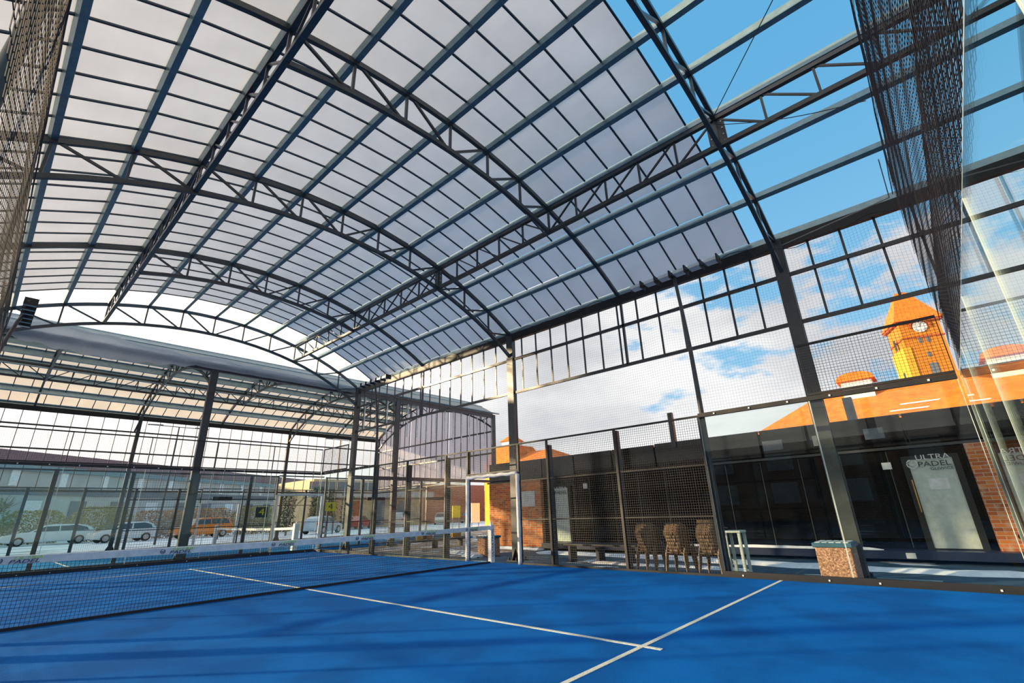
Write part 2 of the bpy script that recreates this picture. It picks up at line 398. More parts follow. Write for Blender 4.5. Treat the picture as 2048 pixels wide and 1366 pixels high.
# right side wall
glass_pane('E', -10, -8, 'right wall glass pane next to the near corner, frosted door seen through it')
glass_pane('E', -8, -6, 'right wall glass pane beside the stacked chairs')
glass_pane('E', 6, 8, 'right wall glass pane at far end, nearer of the two')
glass_pane('E', 8, 10, 'right wall glass pane touching the far corner')
for a, w in ((-6, 'in front of the three chair stacks'), (-4, 'in front of the far cabin door'), (-2.98, 'just right of the white padded gateway')):
    b = {-6: -4, -4: -2, -2.98: -1.0}[a]
    if a == -2.98: a = -2
    mesh_panel('E', a, b, 0, 3, 'black wire fence panel '+w)
mesh_panel('E', 1.0, 2, 0, 3, 'narrow wire fence panel left of the white padded gateway')
mesh_panel('E', 2, 4, 0, 3, 'second wire fence panel beyond the white gateway')
mesh_panel('E', 4, 6, 0, 3, 'third wire fence panel beyond the gateway, beside the far glass')
mesh_panel('E', -1.0, 1.0, 2.28, 3, 'short wire panel above the white padded gateway', rails=())
mesh_panel('E', -10, -8, 3.04, 4, 'wire screen above right glass in front of the clock tower', rails=(), gap=.012, cell=.05)
mesh_panel('E', 8, 10, 3.04, 4, 'wire screen above the far corner pane of right wall', rails=(), gap=.012, cell=.05)
for s, z, w in ((-6, 3, 'between the stacked chairs and the glass'), (-4, 2.95, 'left of the chair stacks'), (-2, 2.85, 'in front of the narrow far door'), (2, 2.9, 'one panel beyond the gateway'), (4, 2.85, 'two panels beyond the gateway'), (6, 3, 'where the wire fence meets far glass')):
    post('E', s, z, 'dark steel fence post '+w)
# padded gateway around the net end
g = thing('gateway', 'white padded gateway frame in the wire fence at the net', 'gateway', (5.04, 0, 0))
for s, nm in ((-.98, 'jamb_pad'), (.98, 'jamb_pad')):
    mb = MB(); mb.tube([(5.02, s, z) for z in [i*.11 for i in range(21)]], [.052+.006*random.random() for i in range(21)], 10); mb.build('jamb_pad', 'white', g, smooth=True)
    MB().box((5.05, s-.03, 0), (5.11, s+.03, 3.0)).build('jamb_post', 'black', g)
MB().tube([(5.02, -.98+.098*i, 2.22+.01*math.sin(i*1.3)) for i in range(21)], [.048+.008*random.random() for i in range(21)], 10).build('lintel_pad', 'white', g, smooth=True)
# far end wall
for i in range(5):
    glass_pane('N', -5+2*i, -3+2*i, ['far end glass pane at the left edge of the photo, white car behind', 'far end glass pane second from left, white hatchback behind', 'far end glass pane middle, thick column standing right of it', 'far end glass pane fourth from left, orange car behind', 'far end glass pane in the far right corner of the court'][i])
    mesh_panel('N', -5+2*i, -3+2*i, 3.04, 4, 'wire screen above far end glass, %s' % ['leftmost of the five', 'second of five from left', 'middle of the five', 'fourth of five from left', 'rightmost of the five'][i], rails=(), gap=.012, cell=.05, r=.0018)
# near end wall, beside the camera
for i in range(5):
    glass_pane('S', -5+2*i, -3+2*i, ['near end glass pane closest to the left corner', 'near end glass pane second from the left corner', 'near end glass pane in the middle of the wall', 'near end glass pane second from the right corner', 'near end glass pane in the right corner, mirroring the door'][i])
# left side wall (seen only as mesh above the frame edge, and as a bounce for light)
for a in (-10, -8, 6, 8): glass_pane('W', a, a+2, 'left wall glass pane %s' % {-10: 'nearest the near corner', -8: 'second from the near corner', 6: 'second from far corner', 8: 'at the far left corner'}[a])
for a in (-6, -4, -2, 0, 2, 4): mesh_panel('W', a, a+2, 0, 3, 'left wall wire panel %s' % {-6: 'first beyond the glass', -4: 'second beyond the glass', -2: 'just before the net', 0: 'just past the net', 2: 'second past the net', 4: 'last before the far glass'}[a])

# netting
def netting(side, s0, s1, zb, zt, label, cell, r, diamond=False, off=0., sag=.0, rope=True, name='safety_net'):
    t = thing(name, label, 'netting', ax(side, (s0+s1)/2, zb))
    mb = MB(); sg = {'E': -1, 'W': 1, 'N': -1, 'S': 1}[side]
    def P(s, z):
        zt_ = zt(s) if callable(zt) else zt
        q = (z-zb)/max(.01, zt_-zb); p = Vector(ax(side, s, z))
        b = off+sag*math.sin(math.pi*min(1, max(0, q)))*(.6+.4*math.sin(s*2.1))
        if side in 'EW': p.x += sg*b
        else: p.y += sg*b
        return p
    T = lambda s: (zt(s) if callable(zt) else zt)
    if diamond:
        h = cell; w = cell*3.0
        L = s1-s0; n = int(L/w)
        H = max(T(s0), T(s1))-zb; k = w/h
        for sgn in (1, -1):
            for i in range(-int(H*k/w)-2, n+int(H*k/w)+3):
                a = s0+i*w; pts = []
                steps = 8
                for j in range(steps+1):
                    z = zb+H*j/steps; s = a+sgn*(z-zb)*k
                    if s0 <= s <= s1 and z <= T(s)+.02: pts.append(P(s, z))
                    elif len(pts) >= 2: break
                    elif pts: pts = []
                if len(pts) >= 2: mb.tube(pts, r, 3, cap=False)
    else:
        n = round((s1-s0)/cell); m = round(((zt(s0) if callable(zt) else zt)-zb)/cell)
        for i in range(n+1):
            s = s0+(s1-s0)*i/n; tt = T(s)
            mb.tube([P(s, zb+(tt-zb)*j/6) for j in range(7)], r, 3, cap=False)
        for j in range(m):
            mb.tube([P(s0+(s1-s0)*i/60, zb+(T(s0+(s1-s0)*i/60)-zb)*j/m) for i in range(61)], r, 3, cap=False)
    mb.build('net_mesh', 'net', t)
    if rope:
        nn = int((s1-s0)/.12)
        MB().tube([P(s0+(s1-s0)*i/nn, T(s0+(s1-s0)*i/nn)+.015*math.sin(i*.9)) for i in range(nn+1)], .007, 5).build('edge_rope', 'net', t)
    return t
netting('E', -10, 10, 3.03, lambda s: 6.02+.05*math.sin(s*3.1)+.03*math.sin(s*7.7)+(0.22 if s > -7.6 else 0), 'fine square-mesh net hung above the right side fence', .055, .0011, off=-.02, sag=.05)
netting('S', -5.2, 5, 3.03, lambda s: 6.25+.04*math.sin(s*3.), 'black diamond-mesh net curtain above near glass, hanging right of the tower', .05, .0022, diamond=True, off=.0, sag=.03)
netting('S', -5.2, 5, 3.03, 4.05, 'black diamond screen fixed directly on top of near glass', .042, .0026, diamond=True, off=-.05, rope=True, name='mesh_screen')
netting('W', -9.9, 10, 3.03, lambda s: 4.42+max(0, s+6)*.045, 'black diamond-mesh net at the left edge of the photo', .05, .0024, diamond=True, off=.06, sag=.04)

# light masts with floodlights
def light_mast(x, y, label, sgn):
    t = thing('light_mast', label, 'light mast', (x, y, 0))
    xi = x-.32*sgn
    mb = MB(); mb.tube([(x+.02*sgn, y, -.08), (x+.02*sgn, y, 3.6), (x, y, 4.4), (x-.10*sgn, y, 5.3), (x-.20*sgn, y, 5.9), (x-.26*sgn, y, 6.12)], [.05, .05, .045, .04, .036, .035], 12); mb.build('pole', 'steel', t, smooth=True)
    MB().beam((xi+.04*sgn, y-1.05, 6.13), (xi+.04*sgn, y+1.05, 6.13), .05).build('cross_arm', 'steel', t)
    for k in range(6):
        yy = y-1.05+.35*k+.02
        f_ = MB().box((xi-.11, yy+.03, 6.10), (xi+.11, yy+.28, 6.17)).build('floodlight', 'galvlight', t)
        m = MB()
        m.box((xi-.12, yy, 6.05), (xi+.12, yy+.03, 6.22)); m.build('bracket', 'black', f_)
for x, y, s, l in ((5.10, -6.05, 1, 'curved light mast behind the chair stacks, six floodlights on top'), (5.10, 6.1, 1, 'curved light mast at the far right end of court'), (-5.10, 6.1, -1, 'light mast at the far left whose lamps hang by the net'), (-5.10, -6.05, -1, 'light mast on the left side near the camera')):
    light_mast(x, y, l, s)

# ------------------------------------------------------------------ court net
def court_net(cx, cy, along, half, label, cell=.045, logos=True):
    t = thing('court_net', label, 'net', (cx, cy, 0))
    def P(s, z, d=0): return (cx+s, cy+d, z) if along == 'x' else (cx+d, cy+s, z)
    top = lambda s: .88+.04*(s/half)**2
    mb = MB(); n = int(2*half/cell)
    for i in range(n+1):
        s = -half+2*half*i/n; ph = .006 if i % 2 else -.006
        mb.tube([P(s, .03), P(s, top(s)-.06)], .0026, 3, cap=False)
    m = 18
    for j in range(m):
        mb.tube([P(-half+2*half*i/24, .04+(top(-half+2*half*i/24)-.1)*j/m) for i in range(25)], .0026, 3, cap=False)
    mb.build('net_mesh', 'net', t)
    b = MB(); k = 80; vs = []
    for i in range(k+1):
        s = -half+2*half*i/k; z = top(s); w = .006*math.sin(i*2.3)
        vs.append([P(s, z-.105, -.012+w*.6), P(s, z-.01, -.014+w), P(s, z, 0), P(s, z-.01, .014+w), P(s, z-.105, .012+w*.6)])
    for i in range(k):
        for j in range(4): b.add([vs[i][j], vs[i][j+1], vs[i+1][j+1], vs[i+1][j]], [(0, 1, 2, 3)])
    hb = b.build('head_band', 'white', t, smooth=True)
    if along == 'x': MB().beam(P(-half, .02), P(half, .02), .02, .035).build('bottom_tape', 'net', t)
    return t, hb
net, band = court_net(0, 0, 'x', 4.93, 'long white-topped padel net crossing the blue court')
def ring(mb, c, x, y, r0, r1, a0=0, a1=360, n=20, th=.002):
    c, x, y = Vector(c), Vector(x), Vector(y); z = x.cross(y)*th
    for i in range(n):
        t0, t1 = R_(a0+(a1-a0)*i/n), R_(a0+(a1-a0)*(i+1)/n)
        p = [c+(x*math.cos(t)+y*math.sin(t))*r for t, r in ((t0, r0), (t0, r1), (t1, r1), (t1, r0))]
        mb.add([q for q in p]+[q+z for q in p], [(0, 1, 2, 3), (4, 7, 6, 5), (0, 4, 5, 1), (1, 5, 6, 2), (2, 6, 7, 3), (3, 7, 4, 0)])
def logo(c, x, y, r, name, m, parent):
    mb = MB(); ring(mb, c, x, y, r*.78, r, 100, 420); c = Vector(c); x = Vector(x); y = Vector(y)
    ring(mb, c+x*r*.1+y*r*1.35, x, y, r*1.35, r*1.52, 225, 300); ring(mb, c-x*r*.1-y*r*.9, x, y, r*.55, r*.72, 20, 130)
    for a in (20, 50, 80): mb.beam(c+x*r*.5*math.cos(R_(a))+y*r*.5*math.sin(R_(a)), c+x*r*.66*math.cos(R_(a))+y*r*.66*math.sin(R_(a)), r*.12, .003)
    return mb.build(name, m, parent)
for s in (-4.0, -2.2, -.5, 1.2, 2.9, 4.3):
    z = .88+.04*(s/4.93)**2
    d = (0, -.024, 0)
    logo((s-.22, -.022, z-.055), (1, 0, 0), (0, 0, 1), .034, 'emblem', 'navy', band)
    text_mesh('ULTRA', .055, (s+.05, -.023, z-.032), (1, 0, 0), (0, 0, 1), 'lettering', 'lime', band, shear=.25, xs=1.7)
    text_mesh('PADEL', .065, (s+.02, -.023, z-.076), (1, 0, 0), (0, 0, 1), 'lettering', 'navy', band, shear=.25, xs=1.6)
def net_post(x, y, label, h=1.0, w=.065, lettered=False):
    t = thing('net_post', label, 'net post', (x, y, 0))
    MB().box((x-w, y-w, 0), (x+w, y+w, h-.06)).build('padding', 'white', t, bevel=.012)
    MB().cyl((x, y, h-.03), (0, 0, 1), .025, .10).build('cap', 'white', t)
    if lettered:
        text_mesh('ULTRA PADEL', .10, (x-.01, y-w-.003, .50), (0, 0, 1), (-1, 0, 0), 'lettering', 'navy', t, xs=1.1)
    return t
net_post(4.98, 0, 'white padded net post standing in the gateway', lettered=True)
net_post(-4.98, 0, 'white padded net post on the far left side of near net')

# ------------------------------------------------------------------ canopies
def zc(x, half=6.3, eave=6.87, apex=8.66):
    sag = apex-eave; R = (half*half+sag*sag)/(2*sag); return apex-R+math.sqrt(R*R-x*x)
NP = 12; PX = [-6.3+12.6*i/NP for i in range(NP+1)]; TX = (PX[3], PX[9])
class Frame:
    """canopy axes: u across the arch, v along the building"""
    def __init__(s, kind): s.k = kind
    def p(s, u, v, z): return Vector((u+.1, v, z)) if s.k == 1 else Vector((v, 16.8-u, z))
def dir_words(k): return 'main canopy' if k == 1 else 'second canopy'
def full_arch(F, v, label, webs=True, half=False, dep=.68, m='steel'):
    t = thing('arch_truss', label, 'roof arch', F.p(0, v, 0))
    n = 24; us = [-6.3+12.6*i/n for i in range(n+1)]
    mb = MB()
    for a, b in zip(us, us[1:]): mb.beam(F.p(a, v, zc(a)), F.p(b, v, zc(b)), .08, .10)
    mb.build('top_chord', m, t)
    zb = lambda u: zc(u)-dep-(.12*(abs(u)/6.3)**4)
    lo, hi = (TX if half else (-6.3, 6.3))
    us2 = [u for u in us if lo-.01 <= u <= hi+.01]
    mb = MB()
    for a, b in zip(us2, us2[1:]): mb.beam(F.p(a, v, zb(a)), F.p(b, v, zb(b)), .08, .09)
    mb.build('bottom_chord', m, t)
    for i, u in enumerate(PX):
        if not (lo-.01 <= u <= hi+.01): continue
        if lo+.01 < u < hi-.01 or half: MB().beam(F.p(u, v, zb(u)), F.p(u, v, zc(u)), .045, .045, (0, 1, 0)).build('strut', m, t)
        if 0 < i < NP and u != 0:
            pass
    for i in range(NP):
        a, b = PX[i], PX[i+1]
        if a < lo-.01 or b > hi+.01: continue
        if b <= .01: p, q = F.p(a+.1, v, zc(a)), F.p(b-.06, v, zb(b))
        else: p, q = F.p(b-.1, v, zc(b)), F.p(a+.06, v, zb(a))
        MB().beam(p, q, .045, .045).build('diagonal', m, t)
    return t
def long_truss(F, u, vs, label, m='steel', dep=.66, nb=5):
    t = thing('long_truss', label, 'roof truss', F.p(u, (vs[0]+vs[-1])/2, 0))
    zt, zb = zc(u)-.02, zc(u)-dep
    MB().beam(F.p(u, vs[0], zt), F.p(u, vs[-1], zt), .09, .10).build('top_chord', m, t)
    MB().beam(F.p(u, vs[0], zb), F.p(u, vs[-1], zb), .09, .09).build('bottom_chord', m, t)
    # vs alternates full, intermediate, full ... : diagonals fan out from the intermediate arches
    for k in range(len(vs)-1):
        a, b = vs[k], vs[k+1]; inter_first = (k % 2 == 1)
        for j in range(nb):
            p, q = a+(b-a)*j/nb, a+(b-a)*(j+1)/nb
            if j: MB().beam(F.p(u, p, zb), F.p(u, p, zt), .04).build('strut', m, t)
            if inter_first: MB().beam(F.p(u, p, zb), F.p(u, q, zt), .035).build('diagonal', m, t)
            else: MB().beam(F.p(u, q, zb), F.p(u, p, zt), .035).build('diagonal', m, t)
    return t
def purlin(F, u, v0, v1, label, m='galv', group=None, up=.05, lo=-.04):
    z = zc(u)+up; n = Vector((0, 0, 1))
    # C section tilted with the roof
    sl = math.atan2(zc(min(6.3, u+.05))-zc(max(-6.3, u-.05)), .1)
    c, s = math.cos(sl), math.sin(sl); mb = MB()
    def q(du, dz, v): return F.p(u+du*c-dz*s, v, z+du*s+dz*c)
    for (a0, b0, a1, b1) in ((-.05, lo, .05, lo+.01), (-.05, .13, .05, .138), (-.05, lo+.01, -.042, .13), (.042, lo+.01, .05, lo+.035), (.042, .105, .05, .13)):
        vs = [q(x, y, v) for v in (v0, v1) for x, y in ((a0, b0), (a1, b0), (a1, b1), (a0, b1))]
        mb.add(vs, [(0, 3, 2, 1), (4, 5, 6, 7), (0, 1, 5, 4), (1, 2, 6, 5), (2, 3, 7, 6), (3, 0, 4, 7)])
    o = mb.build('purlin', m); tag(o, label, 'roof beam', group); return o
def roof_strip(F, i, vlist, label, m, bm='batten', group=None):
    u0, u1 = PX[i], PX[i+1]; t = thing('roof_sheet', label, 'roof sheet', F.p((u0+u1)/2, (vlist[0]+vlist[-1])/2, 0), group)
    mb = MB(); k = 3
    us = [u0+.05+(u1-u0-.10)*j/k for j in range(k+1)]
    prof = [(u, zc(u)+.155) for u in us]+[(u, zc(u)+.162) for u in us[::-1]]; n = len(prof)
    mb.add([F.p(u, v, z) for v in (vlist[0], vlist[-1]) for u, z in prof], [tuple(range(n)), tuple(range(2*n-1, n-1, -1))]+[(q, q+n, (q+1) % n+n, (q+1) % n) for q in range(n)])
    mb.build('sheet', m, t)
    for v in vlist:
        MB().beam(F.p(us[0], v, zc(us[0])+.14), F.p(us[-1], v, zc(us[-1])+.14), .035, .03).build('batten', bm, t)
    return t
F1 = Frame(1); F2 = Frame(2)
VS1 = [-16.2, -12.05, -7.9, -3.85, .35, 5.1, 10.0]
names1 = {-16.2: 'last full arch truss of main canopy, behind the near glass', -7.9: 'full arch truss across the main canopy at the edge of the blue open sky',
          .35: 'full arch truss across the main canopy above the net', 10.0: 'sunlit end arch truss of main canopy against the white sky'}
names1b = {-12.05: 'half-depth arch of main canopy behind near glass', -3.85: 'intermediate arch truss of main canopy between net and open roof', 5.1: 'intermediate arch truss of main canopy beyond the net'}
for v, l in names1.items(): full_arch(F1, v, l)
for v, l in names1b.items(): full_arch(F1, v, l, half=True)
for u, l in ((TX[0], 'long truss of main canopy on the left, rising to the top edge of photo'), (TX[1], 'long truss of main canopy on the right, running toward the tower')):
    long_truss(F1, u, VS1, l)
for i, u in enumerate(PX):
    purlin(F1, u, -16.2, 10.0, 'blue-grey roof purlin running the length of main canopy, %s from the left' % ['first', 'second', 'third', 'fourth', 'fifth', 'sixth', 'seventh', 'eighth', 'ninth', 'tenth', 'eleventh', 'twelfth', 'thirteenth'][i], group='main canopy purlins', m='galv')
BV = [-7.39+.6*k for k in range(29)]
ordw = ['first', 'second', 'third', 'fourth', 'fifth', 'sixth', 'seventh', 'eighth', 'ninth', 'tenth', 'eleventh', 'twelfth']
for i in range(NP): roof_strip(F1, i, BV[:-1], 'milky white roof sheet of main canopy, %s strip from the left' % ordw[i], 'panel', group='main canopy roof sheets')
# clear polycarbonate end strip
def canopy_side(F, u, v0, v1, colv, who, mstep=.6, rails=(6.0, 4.87), eave=True, mull='steel', zlo=4.87, rail_m='steel', collow=True):
    sg = 1 if u > 0 else -1
    if eave:
        e = thing('eave_beam', 'dark eave beam along the '+who, 'beam', F.p(u, (v0+v1)/2, 6.7))
        MB().beam(F.p(u, v0, 6.78), F.p(u, v1, 6.78), .12, .24).build('beam', 'black', e)
        MB().beam(F.p(u+.12*sg, v0, 6.98), F.p(u+.12*sg, v1, 6.98), .12, .05).build('gutter', 'galv', e)
    for k, z in enumerate(rails):
        o = MB().beam(F.p(u, v0, z), F.p(u, v1, z), .06, .08).build('wall_rail', rail_m); tag(o, '%s steel rail along the %s' % (('upper', 'lower')[k], who), 'rail')
    t = thing('mullion_row', 'row of slim glazing bars along the '+who, 'glazing bars', F.p(u, (v0+v1)/2, 5.8))
    n = int(round((v1-v0)/mstep))
    for i in range(n+1):
        v = v0+i*mstep
        if v > v1: break
        MB().beam(F.p(u+.05*sg, v, zlo), F.p(u+.05*sg, v, 6.85), .03, .045, (0, 1, 0)).build('bar', mull, t)
def column(p, label, h=6.9, w=.20, foot=True, m='steel', w2=None):
    t = thing('column', label, 'column', (p[0], p[1], 0)); w2 = w2 or w
    x, y = p[0], p[1]
    s = MB(); # I-section column
    s.box((x-w/2, y-w2/2, -.08), (x-w/2+.02, y+w2/2, h)).box((x+w/2-.02, y-w2/2, -.08), (x+w/2, y+w2/2, h)).box((x-w/2+.02, y-.01, -.08), (x+w/2-.02, y+.01, h))
    s.box((x-w/2+.02, y-w2/2+.01, -.08), (x+w/2-.02, y-w2/2+.02, h))
    s.build('shaft', m, t)
    if foot:
        MB().box((x-.25, y-.2, -.085), (x+.25, y+.2, -.06)).build('base_plate', 'black', t)
        for a, b in ((-.2, -.14), (.2, -.14), (-.2, .14), (.2, .14)): MB().cyl((x+a, y+b, -.03), (0, 0, 1), .025, .08, 8).build('anchor_bolt', 'black', t)
        for sx in (-1, 1): MB().add([(x+sx*w/2, y-.01, .25), (x+sx*.24, y-.01, -.06), (x+sx*w/2, y-.01, -.06), (x+sx*w/2, y+.01, .25), (x+sx*.24, y+.01, -.06), (x+sx*w/2, y+.01, -.06)], [(0, 1, 2), (3, 5, 4), (0, 3, 4, 1), (1, 4, 5, 2), (2, 5, 3, 0)]).build('gusset', 'black', t)
    return t
canopy_side(F1, 6.3, -16.3, 10.0, None, 'right side of main canopy')
canopy_side(F1, -6.3, -16.3, 10.0, None, 'left side of main canopy')
for y, a in ((-16.2, 'behind the near glass'), (-7.9, 'beside the pebble bin'), (.35, 'behind the white gateway'), (10.0, 'at the far right corner of the court')):
    column((6.4, y), 'tall dark steel column of main canopy '+a, w=.16, w2=.26)
for y, a in ((-7.9, 'left side near camera'), (.35, 'left side near the net'), (10.0, 'left side far corner')):
    column((-6.2, y), 'tall steel column of main canopy, '+a, w=.16, w2=.26)
o = MB().beam((6.4, -3.87, 4.87), (6.4, -3.87, 6.8), .06, .06, (0, 1, 0)).build('hanger_post', 'steel'); tag(o, 'short post under the intermediate arch on right wall', 'post')
o = MB().beam((6.4, 5.1, 4.87), (6.4, 5.1, 6.8), .06, .06, (0, 1, 0)).build('hanger_post', 'steel'); tag(o, 'short post on right wall beyond the net, under an arch', 'post')

for v in (-7.9, .35):
    for u in TX:
        z = zc(u); o = MB().box((u+.1-.008, v-.16, z-.72), (u+.1+.008, v+.16, z-.02)).build('joint_plate', 'steel'); tag(o, 'bolted joint plate, %s long truss, arch %s' % ('left' if u < 0 else 'right', 'above the net' if v > 0 else 'at open roof edge'), 'plate')
        for q in (-.6, -.45, -.3, -.15):
            for w in (-.11, .11): MB().cyl((u+.1, v+w, z+q), (1, 0, 0), .014, .04, 6).build('bolt', 'galvlight', o)
# second canopy, crossing behind the far end (v = x, u = across y)
VS2 = [-16.3, -12.0, -7.8, -3.6, .55, 4.75, 8.95, 12.4, 15.9]
for v, l in ((-7.8, 'full arch truss of second canopy hidden at far left'), (.55, 'full arch truss of second canopy meeting the thick column by the orange car'), (8.95, 'full arch truss of second canopy behind far right corner'), (15.9, 'end arch truss of second canopy at its right end')):
    full_arch(F2, v, l)
for v, l in ((-3.6, 'intermediate arch of second canopy at far left'), (4.75, 'intermediate arch of second canopy above the yellow number sign'), (12.4, 'intermediate arch of second canopy near its right end')): full_arch(F2, v, l, half=True)
for u, l in ((TX[0], 'long truss of second canopy, far one'), (TX[1], 'long truss of second canopy, near one under the white tarpaulin')): long_truss(F2, u, VS2, l)
for i, u in enumerate(PX): purlin(F2, u, -16.3, 15.9, 'pale purlin of second canopy, %s counted from the street' % (ordw+['thirteenth'])[i], group='second canopy purlins', m='galvpale', lo=-.20 if 0 < i < 12 else -.04)
BV2 = [-12+.62*k for k in range(46)]
for i in range(NP): roof_strip(F2, i, BV2[::1], 'cream roof sheet of second canopy, %s counted from the street' % ordw[i], 'panel2', group='second canopy roof sheets')
canopy_side(F2, 6.4, -12, 15.9, None, 'near side of second canopy', rails=(), mull='galvlight', zlo=5.6, mstep=.6) if False else None
e = thing('eave_beam', 'dark eave beam of second canopy below the white tarpaulin', 'beam', (2, 10.4, 6.8))
MB().beam((-12, 10.5, 6.80), (15.9, 10.5, 6.80), .12, .22).build('beam', 'steel', e)
MB().beam((-12, 10.30, 6.97), (16.2, 10.30, 6.97), .12, .05).build('gutter', 'galv', e)
t = thing('mullion_row', 'row of bright hanging bars at right half of second canopy', 'glazing bars', (11, 10.5, 5.8))
for i in range(15): MB().beam((7.1+.62*i, 10.5, 4.95+.04*(i % 3)), (7.1+.62*i, 10.5, 6.75), .035, .05, (0, 1, 0)).build('bar', 'galvlight', t)
o = MB().beam((6.5, 10.5, 2.95), (15.9, 10.5, 2.95), .10, .14).build('wall_rail', 'steel'); tag(o, 'thick rail across the near side of second canopy right of corner column', 'rail')
canopy_side(F2, -6.3, -12, 15.9, None, 'street side of second canopy', rails=(6.0, 4.87), zlo=2.9, mstep=.62)
o = MB().beam((-12, 23.1, 2.9), (15.9, 23.1, 2.9), .06, .10).build('wall_rail', 'steel'); tag(o, 'bottom rail along the street side of second canopy', 'rail')
for x, y, a in ((-7.8, 10.5, 'near row far left'), (.55, 10.5, 'near row, thick one left of the orange car'), (8.95, 10.5, 'near row just right of main corner column'), (15.9, 10.5, 'near row at its right end'), (-7.8, 23.1, 'street row far left'), (.7, 23.1, 'street row behind the white hatchback'), (8.95, 23.1, 'street row left of the yellow number sign'), (15.9, 23.1, 'street row at the right end')):
    column((x, y), 'steel column of second canopy, '+a, w=.24 if y < 11 else .18, w2=.16)
# lilac end wall sheets
for k, (y0, y1) in enumerate(((10.5, 14.7), (14.8, 19.0), (19.1, 23.1))):
    t = thing('wall_sheet', 'lilac translucent end wall sheet of second canopy, %s' % ['nearest to us', 'in the middle', 'nearest the street'][k], 'wall sheet', (15.95, (y0+y1)/2, 3.2))
    mb = MB(); n = 6
    for j in range(n):
        a, b = y0+(y1-y0)*j/n, y0+(y1-y0)*(j+1)/n
        za, zb_ = zc(16.8-a)+.0, zc(16.8-b)+.0
        vs = [(x, y, z) for x in (15.97, 15.98) for y, z in ((a, 3.3), (b, 3.3), (b, zb_), (a, za))]
        mb.add(vs, [(0, 1, 2, 3), (4, 7, 6, 5), (0, 4, 5, 1), (1, 5, 6, 2), (2, 6, 7, 3), (3, 7, 4, 0)])
    mb.build('sheet', 'endsheet', t)
    for j in range(int((y1-y0)/.6)+1): MB().beam((15.94, y0+.6*j, 3.2), (15.94, y0+.6*j, zc(16.8-y0-.6*j)-.05), .03, .045, (0, 1, 0)).build('bar', 'steel', t)
for z, l in ((5.9, 'upper'), (4.6, 'middle'), (3.2, 'lower')):
    o = MB().beam((15.88, 10.4, z), (15.88, 23.1, z), .06, .09).build('wall_rail', 'steel'); tag(o, l+' rail on the lilac end wall of second canopy', 'rail')
# tarpaulin heaped on the eave of the second canopy
mb = MB(); nx, nz = 90, 8; rows = []
for i in range(nx+1):
    x = -8+14.4*i/nx; q = i/nx
    bulge = .30+.10*math.sin(x*1.3)+.05*math.sin(x*4.1); drop = .28*max(0, math.sin((x+5.6)*.55)) if -5.6 < x < .1 else .02
    drop += .04*math.sin(x*9)*(1 if -5.4 < x < 0 else .1)
    fade = .42+.58/(1+math.exp((x+.3)*1.8))+.1*math.sin(x*2.7); fade *= min(1, max(.3, 1-(x-3)/6))
    row = []
    for j in range(nz+1):
        a = j/nz
        z = 6.98+bulge*fade*math.sin(math.pi*min(1, a*1.25)*.9)*.9 if a < .7 else None
        th = math.pi*a
        yy = 10.42-.28*math.sin(th*.9)-.02*math.sin(x*7+j); zz = 6.95+bulge*fade*(math.cos(th*.5)) - (drop+.18)*(a**3)
        row.append((x, yy, zz))
    rows.append(row)
for i in range(nx):
    for j in range(nz): mb.add([rows[i][j], rows[i][j+1], rows[i+1][j+1], rows[i+1][j]], [(0, 1, 2, 3)])
o = mb.build('tarpaulin', 'tarp', smooth=True); tag(o, 'crumpled white tarpaulin heaped along the eave of second canopy', 'tarpaulin')

# ------------------------------------------------------------------ second court inside the second canopy
def panel2(x0, x1, y, label, z1=3.0, glassy=False, d='x', rails=(1.05, 2.05)):
    t = thing('wire_fence', label, 'fence', ((x0+x1)/2, y, 0) if d == 'x' else (y, (x0+x1)/2, 0))
    P = (lambda s, z: (s, y, z)) if d == 'x' else (lambda s, z: (y, s, z))
    fr = MB(); fr.beam(P(x0+.03, 0), P(x0+.03, z1), .06, .06, (0, 1, 0)); fr.beam(P(x1-.03, 0), P(x1-.03, z1), .06, .06, (0, 1, 0))
    fr.beam(P(x0, z1-.03), P(x1, z1-.03), .05); fr.beam(P(x0, .03), P(x1, .03), .05); fr.build('frame', 'steel', t)
    if glassy: MB().beam(P(x0+.06, (z1)/2), P(x1-.06, z1/2), .01, z1-.12).build('glass', 'glass', t)
    else:
        mb = MB(); n = int((x1-x0)/.075)
        for i in range(1, n): s = x0+(x1-x0)*i/n; mb.beam(P(s, .05), P(s, z1-.05), .0045)
        for j in range(1, int(z1/.075)): mb.beam(P(x0+.06, .075*j), P(x1-.06, .075*j), .0045)
        mb.build('wire_mesh', 'wire', t)
        for z in rails: MB().beam(P(x0+.06, z), P(x1-.06, z), .03).build('cross_rail', 'black', t)
    return t
w = {-5: 'at the left edge', -3: 'second from the left edge', -1: 'in front of the thick column', 1: 'in front of the orange car', 2.9: 'left of its padded gate', 6.1: 'holding the yellow number sign', 8: 'right of the yellow number sign', 9.9: 'near its right glass', 11.5: 'by the right glass', 13.2: 'at its right corner'}
for x0, x1 in ((-5, -3), (-3, -1), (-1, 1), (1, 2.9), (2.9, 4.0), (6.1, 8), (8, 9.9), (9.9, 11.5), (11.5, 13.2), (13.2, 15)):
    panel2(x0, x1, 11.7, 'fence panel of far court, near side, '+w[x0], glassy=x0 in (-5, -3, 11.5, 13.2), d='x')
for x0, x1 in ((-5, -3), (-3, -1), (-1, 1), (1, 2.9), (2.9, 4.0), (6.1, 8), (8, 9.9), (9.9, 11.5), (11.5, 13.2), (13.2, 15)):
    panel2(x0, x1, 21.7, 'fence panel of far court, street side, '+w[x0].replace('holding', 'behind'), glassy=x0 in (-5, -3, 11.5, 13.2), d='x')
for a in (11.7, 13.7, 15.7, 17.7, 19.7): panel2(a, a+2, 15, 'end glass of far court, pane starting %s' % {11.7: 'at the near corner', 13.7: 'second from near corner', 15.7: 'in the middle', 17.7: 'second from street corner', 19.7: 'at the street corner'}[a], glassy=True, d='y')
